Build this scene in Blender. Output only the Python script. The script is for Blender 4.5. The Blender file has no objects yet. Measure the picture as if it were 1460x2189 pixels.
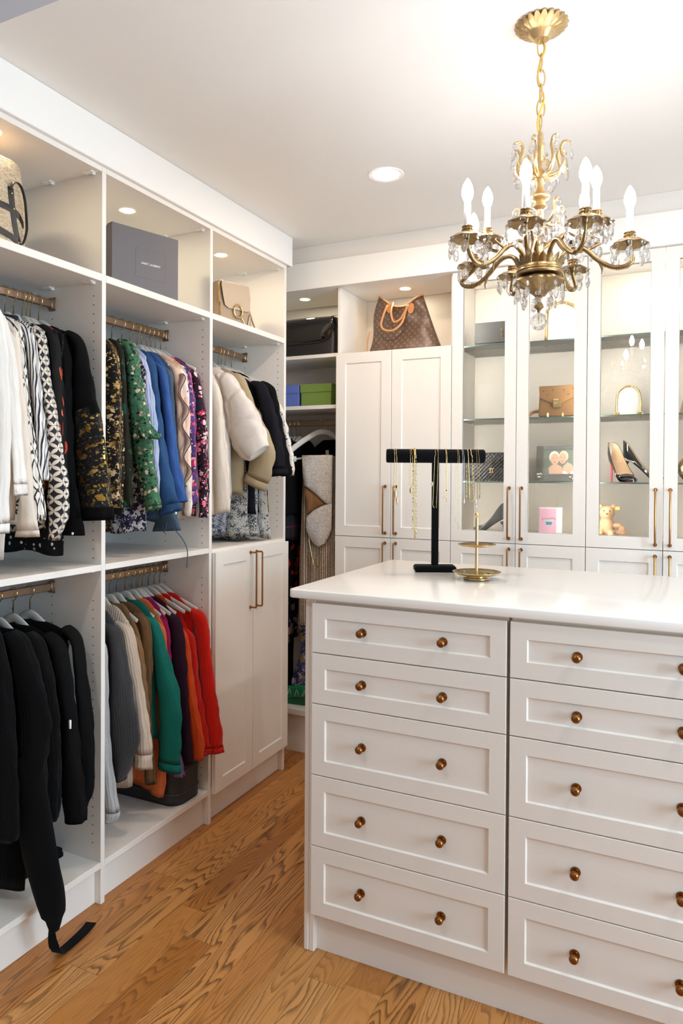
import bpy, bmesh, math, random
from mathutils import Vector, Matrix, noise
random.seed(7)
PI = math.pi
SC = bpy.context.scene
COL = SC.collection

# ------------------------------------------------------------------ camera
cam_d = bpy.data.cameras.new('camera')
cam = bpy.data.objects.new('camera', cam_d)
COL.objects.link(cam)
SC.camera = cam
YAW, PITCH, ROLL, FPX, CY = 25.5874, -0.5812, 0.3337, 1503.08, 1031.71
_a, _p, _r = (math.radians(v) for v in (YAW, PITCH, ROLL))
_f = Vector((-math.sin(_a)*math.cos(_p), math.cos(_a)*math.cos(_p), math.sin(_p)))
_rt = Vector((math.cos(_a), math.sin(_a), 0))
_up = _rt.cross(_f)
_R = math.cos(_r)*_rt + math.sin(_r)*_up
_U = -math.sin(_r)*_rt + math.cos(_r)*_up
cam.matrix_world = Matrix(((_R.x, _U.x, -_f.x, 0), (_R.y, _U.y, -_f.y, 0), (_R.z, _U.z, -_f.z, 1.5266), (0, 0, 0, 1)))
cam_d.sensor_fit = 'HORIZONTAL'
cam_d.sensor_width = 36.0
cam_d.lens = FPX/1460*36.0
cam_d.shift_y = (CY-1094.5)/1460
cam_d.clip_start = 0.02

# ------------------------------------------------------------------ world, lights, exposure
W = bpy.data.worlds.new('world')
SC.world = W
W.use_nodes = True
W.node_tree.nodes['Background'].inputs[0].default_value = (0.75, 0.86, 1.0, 1)
W.node_tree.nodes['Background'].inputs[1].default_value = 0.25
SC.view_settings.view_transform = 'Standard'
SC.view_settings.look = 'None'
SC.view_settings.gamma = 1.0
SC.view_settings.use_curve_mapping = False
SC.view_settings.exposure = 0.0
SC.cycles.use_denoising = True
SC.cycles.max_bounces = 12
SC.cycles.diffuse_bounces = 8
SC.cycles.glossy_bounces = 5
SC.cycles.transmission_bounces = 8
SC.cycles.transparent_max_bounces = 24
SC.cycles.caustics_reflective = False
SC.cycles.caustics_refractive = False
SC.cycles.sample_clamp_indirect = 6.0
BULB, PUCK, CASE, CAN, CAN_FILL, FILL_STRIP = 94.0, 235.0, 170.0, 320.0, 300.0, 72.0        # emission of the candle bulbs, pucks, ceiling can, added fill cans and strips

def area(name, loc, target, sx, sy, power, col):
    d = bpy.data.lights.new(name, 'AREA')
    d.shape = 'RECTANGLE'
    d.size, d.size_y, d.energy, d.color = sx, sy, power, col
    o = bpy.data.objects.new(name, d)
    COL.objects.link(o)
    o.location = loc
    o.rotation_euler = (Vector(target)-Vector(loc)).to_track_quat('-Z', 'Y').to_euler()
    return o
# daylight through the window in the wall on the far side of the island
area('window_daylight', (2.56, 1.2, 1.45), (-2.0, 1.2, 1.35), 1.7, 1.7, 136.0, (0.62, 0.83, 1.0))

# ------------------------------------------------------------------ room and furniture measures (metres)
XL = -1.8317                 # front plane of the wardrobe on the long wall
WB = -2.43                   # the long wall itself
D1, D2, D3, TP = 1.8688, 2.5008, 3.1360, 0.0195
D0 = D1-0.632
CEIL = 2.758
YB = 3.3371                  # door plane of the back cabinets
YW = 3.72                    # back wall
PX = (-1.6353, -1.3242, -1.0049, -0.69, -0.3753, -0.0569, 0.26)
ZS = 1.2091                  # seam between upper and lower doors
YI = 1.9604                  # drawer fronts of the island
ROD_X, ROD_UP, ROD_LO = -2.0705, 2.1455, 1.1135

def lin(c):
    c = c/255.0
    return c/12.92 if c <= 0.04045 else ((c+0.055)/1.055)**2.4
def S(r, g, b):
    return (lin(r), lin(g), lin(b), 1.0)

# ------------------------------------------------------------------ mesh helpers
class MB:
    """collects vertices, faces, uvs and material slots of one mesh; points are given in the thing's own frame"""
    def __init__(s, o=(0, 0, 0)):
        s.v, s.f, s.u, s.m, s.o = [], [], {}, [], o
    def V(s, p, uv=None):
        s.v.append((p[0]-s.o[0], p[1]-s.o[1], p[2]-s.o[2]))
        if uv is not None:
            s.u[len(s.v)-1] = uv
        return len(s.v)-1
    def F(s, idx, m=0):
        s.f.append(tuple(idx)); s.m.append(m)
    def box(s, x0, x1, y0, y1, z0, z1, b=0.0015, m=0):
        if x0 > x1: x0, x1 = x1, x0
        if y0 > y1: y0, y1 = y1, y0
        if z0 > z1: z0, z1 = z1, z0
        b = min(b, (x1-x0)*.3, (y1-y0)*.3, (z1-z0)*.3)
        c = ((x0, x1), (y0, y1), (z0, z1))
        I = {}
        for i in (0, 1):
            for j in (0, 1):
                for k in (0, 1):
                    for ax in range(3):
                        p = [c[0][i], c[1][j], c[2][k]]
                        s_ = (i, j, k)
                        for q in range(3):
                            if q != ax:
                                p[q] += b if s_[q] == 0 else -b
                        I[i, j, k, ax] = s.V(p)
        for ax in range(3):
            u, w = (ax+1) % 3, (ax+2) % 3
            for side in (0, 1):
                q = []
                for (a_, b_) in ((0, 0), (1, 0), (1, 1), (0, 1)):
                    t = [0, 0, 0]; t[ax] = side; t[u] = a_; t[w] = b_
                    q.append(I[t[0], t[1], t[2], ax])
                s.F(q if side else q[::-1], m)
            for a_ in (0, 1):
                for b_ in (0, 1):
                    t0 = [0, 0, 0]; t1 = [0, 0, 0]
                    t0[ax], t1[ax] = 0, 1
                    t0[u] = t1[u] = a_; t0[w] = t1[w] = b_
                    q = [I[(*t0, u)], I[(*t1, u)], I[(*t1, w)], I[(*t0, w)]]
                    s.F(q if a_ != b_ else q[::-1], m)
        for i in (0, 1):
            for j in (0, 1):
                for k in (0, 1):
                    q = [I[i, j, k, 0], I[i, j, k, 1], I[i, j, k, 2]]
                    s.F(q if (i+j+k) % 2 else q[::-1], m)
    def rings(s, R, cap0=True, cap1=True, closed=True, m=0, uvs=None):
        """R: list of rings, each the same number of points"""
        n = len(R[0]); ids = []
        for ri, r in enumerate(R):
            ids.append([s.V(p, uvs[ri][pi] if uvs else None) for pi, p in enumerate(r)])
        for a_, b_ in zip(ids, ids[1:]):
            for i in range(n if closed else n-1):
                j = (i+1) % n
                s.F((a_[i], a_[j], b_[j], b_[i]), m)
        if cap0: s.F(ids[0][::-1], m)
        if cap1: s.F(ids[-1], m)
        return ids
    def lathe(s, prof, c=(0, 0, 0), n=24, m=0, cap=True, lobes=0, amp=0.0):
        R = []
        for (r, z) in prof:
            r = max(r, 1e-4)
            R.append([(c[0]+(r*(1+amp*math.cos(lobes*2*PI*i/n)))*math.cos(2*PI*i/n), c[1]+(r*(1+amp*math.cos(lobes*2*PI*i/n)))*math.sin(2*PI*i/n), c[2]+z) for i in range(n)])
        up = prof[-1][1] > prof[0][1]
        if not up: R = R[::-1]
        s.rings(R, cap, cap, m=m)
    def tube(s, P, rad, n=8, m=0, cap=True, flat=1.0, ref=None, closed=False):
        """round (or flattened) tube along the points P"""
        P = [Vector(p) for p in P]; N = len(P)
        rr = rad if isinstance(rad, (list, tuple)) else [rad]*N
        T = []
        for i in range(N):
            if closed:
                t = P[(i+1) % N]-P[i-1]
            else:
                t = P[min(i+1, N-1)]-P[max(i-1, 0)]
            T.append(t.normalized() if t.length > 1e-9 else Vector((0, 0, 1)))
        up = Vector(ref) if ref else (Vector((0, 0, 1)) if abs(T[0].z) < 0.9 else Vector((1, 0, 0)))
        R = []
        for i in range(N):
            a_ = up-T[i]*up.dot(T[i])
            if a_.length < 1e-6: a_ = Vector((1, 0, 0))
            a_.normalize(); b_ = T[i].cross(a_)
            if not ref: up = a_
            R.append([P[i]+a_*(math.cos(2*PI*k/n)*rr[i])+b_*(math.sin(2*PI*k/n)*rr[i]*flat) for k in range(n)])
        if closed:
            R.append(R[0])
        s.rings(R, cap and not closed, cap and not closed, m=m)
    def sphere(s, c, r, n=12, k=8, m=0):
        if not isinstance(r, (list, tuple)): r = (r, r, r)
        R = []
        for i in range(k+1):
            t = -PI/2+PI*i/k
            cr = max(math.cos(t), 0.02)
            R.append([(c[0]+r[0]*cr*math.cos(2*PI*j/n), c[1]+r[1]*cr*math.sin(2*PI*j/n), c[2]+r[2]*math.sin(t)) for j in range(n)])
        s.rings(R, m=m)
    def prism(s, poly, fn, d0, d1, m=0, mside=None):
        """polygon (a,b) pushed from depth d0 to d1 through fn(a,b,d)"""
        A = [s.V(fn(a_, b_, d0)) for a_, b_ in poly]
        B = [s.V(fn(a_, b_, d1)) for a_, b_ in poly]
        n = len(poly)
        s.F(A[::-1], m); s.F(B, m)
        for i in range(n):
            j = (i+1) % n
            s.F((A[i], A[j], B[j], B[i]), m if mside is None else mside)
    def mesh(s, name, smooth=None):
        me = bpy.data.meshes.new(name)
        me.from_pydata(s.v, [], s.f)
        if s.u:
            L = me.uv_layers.new(name='UVMap')
            vi = [0]*len(me.loops)
            me.loops.foreach_get('vertex_index', vi)
            buf = []
            for i in vi:
                buf.extend(s.u.get(i, (0, 0)))
            L.data.foreach_set('uv', buf)
        me.polygons.foreach_set('material_index', s.m)
        if smooth:
            me.polygons.foreach_set('use_smooth', [True]*len(s.f))
            if smooth is not True:
                me.set_sharp_from_angle(angle=math.radians(smooth))
        me.update()
        return me

def fix_normals(me):
    b = bmesh.new(); b.from_mesh(me)
    bmesh.ops.recalc_face_normals(b, faces=b.faces)
    b.to_mesh(me); b.free()

def obj(name, mb, mats, parent=None, smooth=None, label=None, kind=None, loc=None):
    me = mb if isinstance(mb, bpy.types.Mesh) else mb.mesh(name, smooth)
    if not isinstance(mb, bpy.types.Mesh):
        fix_normals(me)
        for m in (mats if isinstance(mats, (list, tuple)) else [mats]):
            me.materials.append(m)
    o = bpy.data.objects.new(name, me)
    COL.objects.link(o)
    if parent: o.parent = parent
    if loc: o.location = loc
    if label: o['label'] = label
    if kind: o['kind'] = kind
    return o

def thing(name, label, cat, loc=(0, 0, 0), rot=(0, 0, 0), group=None):
    o = bpy.data.objects.new(name, None)
    o.empty_display_size = 0.05
    COL.objects.link(o)
    o.location = loc; o.rotation_euler = rot
    o['label'] = label; o['category'] = cat
    if group: o['group'] = group
    return o
def tag(o, label, cat, group=None):
    o['label'] = label; o['category'] = cat
    if group: o['group'] = group
    return o
def struct(name, mb, m, smooth=None):
    return obj(name, mb, m, None, smooth, kind='structure')

def cr(P, n):
    """Catmull-Rom through tuples of any length, n samples in all"""
    m = len(P)-1; out = []
    for q in range(n):
        t = q/(n-1)*m; i = min(int(t), m-1); f = t-i
        p0, p1, p2, p3 = P[max(i-1, 0)], P[i], P[i+1], P[min(i+2, m)]
        out.append(tuple(0.5*((2*b)+(c-a)*f+(2*a-5*b+4*c-d)*f*f+(3*b-a-3*c+d)*f**3) for a, b, c, d in zip(p0, p1, p2, p3)))
    return out

def text_mb(body, size, depth, fn, m=0):
    """flat lettering: the outline of a text curve pushed out through fn(a,b,d)"""
    cu = bpy.data.curves.new('t', 'FONT')
    cu.body = body; cu.size = size; cu.align_x = 'CENTER'; cu.align_y = 'CENTER'; cu.resolution_u = 3; cu.extrude = depth/2
    o = bpy.data.objects.new('t', cu); COL.objects.link(o)
    dg = bpy.context.evaluated_depsgraph_get(); dg.update()
    me = bpy.data.meshes.new_from_object(o.evaluated_get(dg))
    mb = MB()
    for v in me.vertices: mb.V(fn(v.co.x, v.co.y, v.co.z+depth/2))
    for p in me.polygons: mb.F(p.vertices[:], m)
    bpy.data.objects.remove(o); bpy.data.curves.remove(cu); bpy.data.meshes.remove(me)
    return mb

# ------------------------------------------------------------------ materials
class NT:
    def __init__(s, name):
        s.mat = bpy.data.materials.new(name)
        s.mat.use_nodes = True
        s.t = s.mat.node_tree
        s.p = s.t.nodes['Principled BSDF']
        s.out = s.t.nodes['Material Output']
    def n(s, typ, ins=None, **kw):
        nd = s.t.nodes.new(typ)
        for k, v in kw.items(): setattr(nd, k, v)
        for k, v in (ins or {}).items(): s.set(nd, k, v)
        return nd
    def set(s, nd, k, v):
        sock = nd.inputs[k]
        if isinstance(v, bpy.types.NodeSocket): s.t.links.new(v, sock)
        elif isinstance(v, bpy.types.Node): s.t.links.new(v.outputs[0], sock)
        else: sock.default_value = v
    def math(s, op, a, b=0.0, c=None):
        nd = s.n('ShaderNodeMath', {0: a, 1: b}, operation=op)
        if c is not None: s.set(nd, 2, c)
        return nd.outputs[0]
    def mix(s, f, a, b):
        nd = s.n('ShaderNodeMix', data_type='RGBA')
        s.set(nd, 0, f); s.set(nd, 6, a); s.set(nd, 7, b)
        return nd.outputs[2]
    def ramp(s, f, stops, interp='LINEAR'):
        nd = s.n('ShaderNodeValToRGB', {0: f})
        nd.color_ramp.interpolation = interp
        e = nd.color_ramp.elements
        while len(e) < len(stops): e.new(0.5)
        for el, (p, c) in zip(e, stops): el.position = p; el.color = c
        return nd.outputs[0]
    def bump(s, h, strength=0.3, dist=0.002):
        nd = s.n('ShaderNodeBump', {'Height': h, 'Strength': strength, 'Distance': dist})
        s.set(s.p, 'Normal', nd.outputs[0])
    def uv(s, sx=1, sy=1, rot=0.0, off=(0, 0)):
        tc = s.n('ShaderNodeTexCoord')
        mp = s.n('ShaderNodeMapping', {'Vector': tc.outputs['UV'], 'Scale': (sx, sy, 1), 'Rotation': (0, 0, rot), 'Location': (off[0], off[1], 0)})
        return mp.outputs[0]
    def gen(s, sx=1, sy=1, sz=1):
        tc = s.n('ShaderNodeTexCoord')
        mp = s.n('ShaderNodeMapping', {'Vector': tc.outputs['Object'], 'Scale': (sx, sy, sz)})
        return mp.outputs[0]
    def noise(s, vec, scale, detail=3, rough=0.5):
        return s.n('ShaderNodeTexNoise', {'Vector': vec, 'Scale': scale, 'Detail': detail, 'Roughness': rough}).outputs[0]
    def vor(s, vec, scale, feature='F1', out='Distance', rand=1.0):
        nd = s.n('ShaderNodeTexVoronoi', {'Vector': vec, 'Scale': scale, 'Randomness': rand}, feature=feature)
        return nd.outputs[out]

def pm(name, col, rough=0.5, metal=0.0, coat=0.0, sheen=0.0, spec=None):
    t = NT(name); p = t.p
    p.inputs['Base Color'].default_value = col
    p.inputs['Roughness'].default_value = rough
    p.inputs['Metallic'].default_value = metal
    p.inputs['Coat Weight'].default_value = coat
    p.inputs['Sheen Weight'].default_value = sheen
    if spec is not None: p.inputs['Specular IOR Level'].default_value = spec
    return t.mat

def laminate(name, col, axis):
    """cabinet board with the faint brushed linen grain of the photo running along axis"""
    t = NT(name)
    sc = [60, 60, 60]; sc[axis] = 4
    n1 = t.noise(t.gen(*sc), 8.0, 4, 0.6)
    c2 = tuple(c*0.93 for c in col[:3])+(1,)
    t.set(t.p, 'Base Color', t.mix(n1, c2, col))
    t.p.inputs['Roughness'].default_value = 0.42
    t.bump(n1, 0.12, 0.001)
    return t.mat

def painted(name, col, rough=0.7):
    t = NT(name)
    n1 = t.noise(t.gen(1, 1, 1), 160, 2)
    t.set(t.p, 'Base Color', col)
    t.p.inputs['Roughness'].default_value = rough
    t.bump(n1, 0.04, 0.001)
    return t.mat

def brass(name, col, rough=0.28, var=0.5):
    t = NT(name)
    n1 = t.noise(t.gen(1, 1, 1), 90, 4)
    t.set(t.p, 'Base Color', t.mix(n1, tuple(c*var for c in col[:3])+(1,), col))
    t.p.inputs['Metallic'].default_value = 1.0
    t.p.inputs['Roughness'].default_value = rough
    return t.mat

def emis(name, col, strength):
    t = NT(name)
    t.p.inputs['Base Color'].default_value = (1, 1, 1, 1)
    t.p.inputs['Emission Color'].default_value = col
    t.p.inputs['Emission Strength'].default_value = strength
    return t.mat

def thin_glass(name, tint, rough=0.0, ior=1.45):
    t = NT(name)
    fr = t.n('ShaderNodeFresnel', {'IOR': ior})
    tr = t.n('ShaderNodeBsdfTransparent', {'Color': tint})
    gl = t.n('ShaderNodeBsdfGlossy', {'Color': (1, 1, 1, 1), 'Roughness': rough})
    mx = t.n('ShaderNodeMixShader', {0: fr.outputs[0], 1: tr.outputs[0], 2: gl.outputs[0]})
    t.set(t.out, 'Surface', mx.outputs[0])
    return t.mat

def crystal_mat():
    t = NT('lead_crystal')
    g = t.n('ShaderNodeBsdfGlass', {'Color': (1, 1, 1, 1), 'Roughness': 0.0, 'IOR': 1.52})
    tr = t.n('ShaderNodeBsdfTransparent', {'Color': (1, 1, 1, 1)})
    mx = t.n('ShaderNodeMixShader', {0: 0.35, 1: g.outputs[0], 2: tr.outputs[0]})
    t.set(t.out, 'Surface', mx.outputs[0])
    return t.mat

def oak():
    t = NT('oak_plank')
    info = t.n('ShaderNodeObjectInfo')
    tc = t.n('ShaderNodeTexCoord')
    off = t.n('ShaderNodeCombineXYZ', {0: t.math('MULTIPLY', info.outputs['Random'], 37.0), 1: t.math('MULTIPLY', info.outputs['Random'], 91.0), 2: 0.0})
    v = t.n('ShaderNodeVectorMath', {0: tc.outputs['Object'], 1: off.outputs[0]}, operation='ADD').outputs[0]
    sv = t.n('ShaderNodeMapping', {'Vector': v, 'Scale': (1.0, 0.13, 1.0)}).outputs[0]
    big = t.noise(sv, 7.5, 2.0, 0.42)
    bands = t.math('FRACT', t.math('MULTIPLY', big, 30.0))
    fv = t.n('ShaderNodeMapping', {'Vector': v, 'Scale': (1.0, 0.016, 1.0)}).outputs[0]
    fine = t.noise(fv, 520.0, 2, 0.6)
    ragged = t.math('ADD', bands, t.math('MULTIPLY', t.math('SUBTRACT', fine, 0.5), 0.55))
    line = t.ramp(ragged, [(0.0, (0, 0, 0, 1)), (0.45, (.05, .05, .05, 1)), (0.74, (.6, .6, .6, 1)), (0.90, (1, 1, 1, 1)), (1.0, (.15, .15, .15, 1))])
    zone = t.ramp(t.noise(sv, 2.6, 1.0, 0.5), [(0.34, (.25, .25, .25, 1)), (0.56, (1, 1, 1, 1))])
    tone = t.ramp(info.outputs['Random'], [(0.0, S(176, 112, 50)), (0.5, S(200, 136, 70)), (1.0, S(216, 156, 92))])
    dark = S(74, 42, 14)
    c1 = t.mix(t.math('MULTIPLY', t.math('MULTIPLY', line, zone), 0.92), tone, dark)
    c2 = t.mix(t.math('MULTIPLY', t.math('POWER', fine, 2.0), 0.75), c1, S(120, 72, 28))
    t.set(t.p, 'Base Color', c2)
    t.p.inputs['Roughness'].default_value = 0.38
    t.bump(t.math('ADD', t.math('MULTIPLY', line, -0.6), fine), 0.10, 0.001)
    return t.mat

def fabric(name, col, col2=None, rough=0.85, wrinkle=0.5, weave=900.0, sheen=0.0, spec=.25):
    t = NT(name)
    n1 = t.noise(t.uv(1, 1), 14.0, 4, 0.6)
    c2 = col2 or tuple(c*0.8 for c in col[:3])+(1,)
    t.set(t.p, 'Base Color', t.mix(n1, c2, col))
    t.p.inputs['Roughness'].default_value = rough
    t.p.inputs['Specular IOR Level'].default_value = spec
    t.p.inputs['Sheen Weight'].default_value = sheen
    w = t.noise(t.uv(1, 0.35), 26.0, 3, 0.55)
    f = t.noise(t.uv(1, 1), weave, 1)
    t.bump(t.math('ADD', w, t.math('MULTIPLY', f, 0.08)), wrinkle, 0.012)
    return t.mat

def knit(name, col, rib=240.0, col2=None, sheen=.12):
    t = NT(name)
    n1 = t.noise(t.uv(1, 1), 220.0, 3, 0.7)
    c2 = col2 or tuple(c*0.62 for c in col[:3])+(1,)
    t.set(t.p, 'Base Color', t.mix(n1, c2, col))
    t.p.inputs['Roughness'].default_value = 0.95
    t.p.inputs['Specular IOR Level'].default_value = 0.1
    t.p.inputs['Sheen Weight'].default_value = sheen
    w = t.n('ShaderNodeTexWave', {'Vector': t.uv(1, 1), 'Scale': rib/6.28, 'Distortion': 1.2, 'Detail': 2.0})
    t.bump(t.math('ADD', w.outputs[1], n1), 0.5, 0.002)
    return t.mat

def quilted(name, col, col2):
    t = NT(name)
    e = t.vor(t.uv(1, .8), 9.0, 'DISTANCE_TO_EDGE')
    pad = t.ramp(e, [(0.0, (0, 0, 0, 1)), (0.12, (.8, .8, .8, 1)), (0.4, (1, 1, 1, 1))])
    n1 = t.noise(t.uv(1, 1), 14.0, 4, 0.6)
    t.set(t.p, 'Base Color', t.mix(n1, col2, col))
    t.p.inputs['Roughness'].default_value = 0.7
    w = t.noise(t.uv(1, .5), 40.0, 3, .55)
    t.bump(t.math('ADD', pad, t.math('MULTIPLY', w, 0.4)), 0.55, 0.010)
    return t.mat

def spots(name, base, layers, rough=0.8, wrinkle=0.5, metal=None, warp=0.0):
    """print of scattered blobs; layers: (scale, radius, colour list, seed offset)"""
    t = NT(name)
    col = base; mfac = None
    for li, (sc, rad, cols, off) in enumerate(layers):
        vec = t.uv(1, 1, off=(off, off*0.7))
        if warp:
            nz = t.n('ShaderNodeTexNoise', {'Vector': vec, 'Scale': sc*1.6, 'Detail': 2.0})
            sub = t.n('ShaderNodeVectorMath', {0: nz.outputs[1], 1: (.5, .5, .5)}, operation='SUBTRACT')
            scl = t.n('ShaderNodeVectorMath', {0: sub.outputs[0], 'Scale': warp/sc}, operation='SCALE')
            vec = t.n('ShaderNodeVectorMath', {0: vec, 1: scl.outputs[0]}, operation='ADD').outputs[0]
        nd = t.n('ShaderNodeTexVoronoi', {'Vector': vec, 'Scale': sc, 'Randomness': 0.9})
        sep = t.n('ShaderNodeSeparateColor', {0: nd.outputs['Color']})
        m = t.math('LESS_THAN', nd.outputs['Distance'], t.math('ADD', rad, t.math('MULTIPLY', sep.outputs[1], rad*0.6)))
        if len(cols) == 1: cc = cols[0]
        else:
            cc = t.ramp(sep.outputs[0], [(i/len(cols), c) for i, c in enumerate(cols)], 'CONSTANT')
        col = t.mix(m, col, cc)
        if metal and li in metal: mfac = m if mfac is None else t.math('MAXIMUM', mfac, m)
    t.set(t.p, 'Base Color', col)
    t.p.inputs['Roughness'].default_value = rough
    t.p.inputs['Specular IOR Level'].default_value = 0.25
    if mfac is not None:
        t.set(t.p, 'Metallic', t.math('MULTIPLY', mfac, 0.8))
        t.set(t.p, 'Roughness', t.math('SUBTRACT', rough, t.math('MULTIPLY', mfac, 0.45)))
    w = t.noise(t.uv(1, 0.35), 26.0, 3, 0.55)
    t.bump(w, wrinkle, 0.012)
    return t.mat

def stripes(name, a_, b_, per, duty=0.4, rot=0.0, third=None):
    t = NT(name)
    x = t.n('ShaderNodeSeparateXYZ', {0: t.uv(1, 1, rot)}).outputs[0]
    fr = t.math('FRACT', t.math('ADD', t.math('MULTIPLY', x, 1/per), 100.0))
    c = t.mix(t.math('LESS_THAN', fr, duty), a_, b_)
    if third:
        y = t.n('ShaderNodeSeparateXYZ', {0: t.uv(1, 1, rot)}).outputs[1]
        fy = t.math('FRACT', t.math('ADD', t.math('MULTIPLY', y, 1/per), 100.0))
        c = t.mix(t.math('MULTIPLY', t.math('LESS_THAN', fy, third[1]), 0.8), c, third[0])
    t.set(t.p, 'Base Color', c)
    t.p.inputs['Roughness'].default_value = 0.8
    t.bump(t.noise(t.uv(1, 0.35), 26.0, 3), 0.5, 0.012)
    return t.mat

def circles(name, ground, petal, cell, mode='petal', stretch=1.0, rot=0.0):
    """interlocking circles: 'petal' fills the overlaps, 'link' draws the ring outlines"""
    t = NT(name)
    v = t.uv(1/cell, 1/(cell*stretch), rot, off=(50, 50))
    sep = t.n('ShaderNodeSeparateXYZ', {0: v})
    fx = t.math('FRACT', sep.outputs[0]); fy = t.math('FRACT', sep.outputs[1])
    cnt = None
    for cx_ in (0, 1):
        for cy_ in (0, 1):
            dx = t.math('SUBTRACT', fx, float(cx_)); dy = t.math('SUBTRACT', fy, float(cy_))
            d = t.math('SQRT', t.math('ADD', t.math('MULTIPLY', dx, dx), t.math('MULTIPLY', dy, dy)))
            if mode == 'petal':
                h = t.math('LESS_THAN', d, 0.70)
            else:
                h = t.math('MAXIMUM', t.math('LESS_THAN', t.math('ABSOLUTE', t.math('SUBTRACT', d, 0.60)), 0.028), t.math('LESS_THAN', t.math('ABSOLUTE', t.math('SUBTRACT', d, 0.40)), 0.028))
            cnt = h if cnt is None else t.math('ADD', cnt, h)
    m = t.math('GREATER_THAN', cnt, 1.5 if mode == 'petal' else 0.5)
    t.set(t.p, 'Base Color', t.mix(m, ground, petal))
    t.p.inputs['Roughness'].default_value = 0.75
    t.bump(t.noise(t.uv(1, 0.35), 26.0, 3), 0.5, 0.012)
    return t.mat

def sequin(name, c_a, c_b, scale, columns=False):
    t = NT(name)
    v = t.uv(1, 1)
    nd = t.n('ShaderNodeTexVoronoi', {'Vector': v, 'Scale': scale})
    sep = t.n('ShaderNodeSeparateColor', {0: nd.outputs['Color']})
    c = t.mix(sep.outputs[0], c_a, c_b)
    spark = t.math('GREATER_THAN', sep.outputs[1], 0.74)
    c = t.mix(spark, c, (1.0, 0.97, 0.92, 1))  # sparkle painted in: random sequins turned near-white as glints
    if columns:
        x = t.n('ShaderNodeSeparateXYZ', {0: v}).outputs[0]
        fr = t.math('FRACT', t.math('ADD', t.math('MULTIPLY', x, 95.0), 100.0))
        c = t.mix(t.math('LESS_THAN', fr, 0.38), c, S(96, 70, 44))
    t.set(t.p, 'Base Color', c)
    t.p.inputs['Metallic'].default_value = 0.1
    t.p.inputs['Roughness'].default_value = 0.3
    nm = t.n('ShaderNodeBump', {'Height': sep.outputs[2], 'Strength': 0.9, 'Distance': 0.003})
    t.set(t.p, 'Normal', nm.outputs[0])
    return t.mat

def snake(name, light, dark):
    t = NT(name)
    v = t.uv(1, 0.7)
    e = t.vor(v, 120.0, 'DISTANCE_TO_EDGE')
    big = t.noise(t.uv(1, 1), 22.0, 3, 0.6)
    blot = t.ramp(big, [(0.40, (0, 0, 0, 1)), (0.56, (1, 1, 1, 1))])
    scales = t.math('LESS_THAN', e, 0.16)
    f = t.math('MULTIPLY', scales, t.math('ADD', 0.25, t.math('MULTIPLY', blot, 0.75)))
    t.set(t.p, 'Base Color', t.mix(f, light, dark))
    t.p.inputs['Roughness'].default_value = 0.8
    t.bump(t.noise(t.uv(1, 0.3), 26.0, 3), 0.5, 0.012)
    return t.mat

def plaid(name):
    t = NT(name)
    s3 = t.n('ShaderNodeSeparateXYZ', {0: t.uv(1, 1)})
    col = S(18, 30, 27)
    col = t.mix(t.math('LESS_THAN', t.math('FRACT', t.math('ADD', t.math('MULTIPLY', s3.outputs[0], 11.0), 100)), 0.45), col, S(20, 22, 34))
    col = t.mix(t.math('LESS_THAN', t.math('FRACT', t.math('ADD', t.math('MULTIPLY', s3.outputs[1], 11.0), 100)), 0.05), col, S(120, 36, 66))
    col = t.mix(t.math('LESS_THAN', t.math('FRACT', t.math('ADD', t.math('MULTIPLY', s3.outputs[0], 11.0), 100.3)), 0.06), col, S(110, 34, 60))
    t.set(t.p, 'Base Color', col); t.p.inputs['Roughness'].default_value = 0.9
    return t.mat

def straw():
    t = NT('woven_straw')
    w = t.n('ShaderNodeTexWave', {'Vector': t.gen(1, 1, 1), 'Scale': 60.0, 'Distortion': 6.0, 'Detail': 3.0}, bands_direction='Z')
    n1 = t.noise(t.gen(1, 1, 2.0), 90, 4, 0.7)
    t.set(t.p, 'Base Color', t.ramp(n1, [(0.3, S(178, 146, 112)), (0.5, S(226, 200, 168)), (0.7, S(240, 220, 192))]))
    t.p.inputs['Roughness'].default_value = 0.9
    t.bump(t.math('ADD', w.outputs[1], n1), 0.8, 0.004)
    return t.mat

def canvas_print():
    """coated brown canvas with a small light-brown four-petal and ring repeat"""
    t = NT('monogram_canvas')
    v = t.n('ShaderNodeSeparateXYZ', {0: t.uv(1/0.034, 1/0.034, off=(40, 40))})
    def cell(ox, oy):
        fx = t.math('SUBTRACT', t.math('FRACT', t.math('ADD', v.outputs[0], ox)), 0.5)
        fy = t.math('SUBTRACT', t.math('FRACT', t.math('ADD', v.outputs[1], oy)), 0.5)
        return t.math('ABSOLUTE', fx), t.math('ABSOLUTE', fy)
    ax, ay = cell(0.0, 0.0)
    star = t.math('LESS_THAN', t.math('ADD', t.math('SQRT', ax), t.math('SQRT', ay)), 0.52)
    bx_, by_ = cell(0.5, 0.5)
    rr = t.math('SQRT', t.math('ADD', t.math('MULTIPLY', bx_, bx_), t.math('MULTIPLY', by_, by_)))
    ring = t.math('LESS_THAN', t.math('ABSOLUTE', t.math('SUBTRACT', rr, 0.15)), 0.035)
    t.set(t.p, 'Base Color', t.mix(t.math('MAXIMUM', star, ring), S(98, 76, 62), S(150, 120, 92)))
    t.p.inputs['Roughness'].default_value = 0.36
    t.bump(t.noise(t.uv(1, 1), 300, 2), 0.1, 0.001)
    return t.mat

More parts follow.
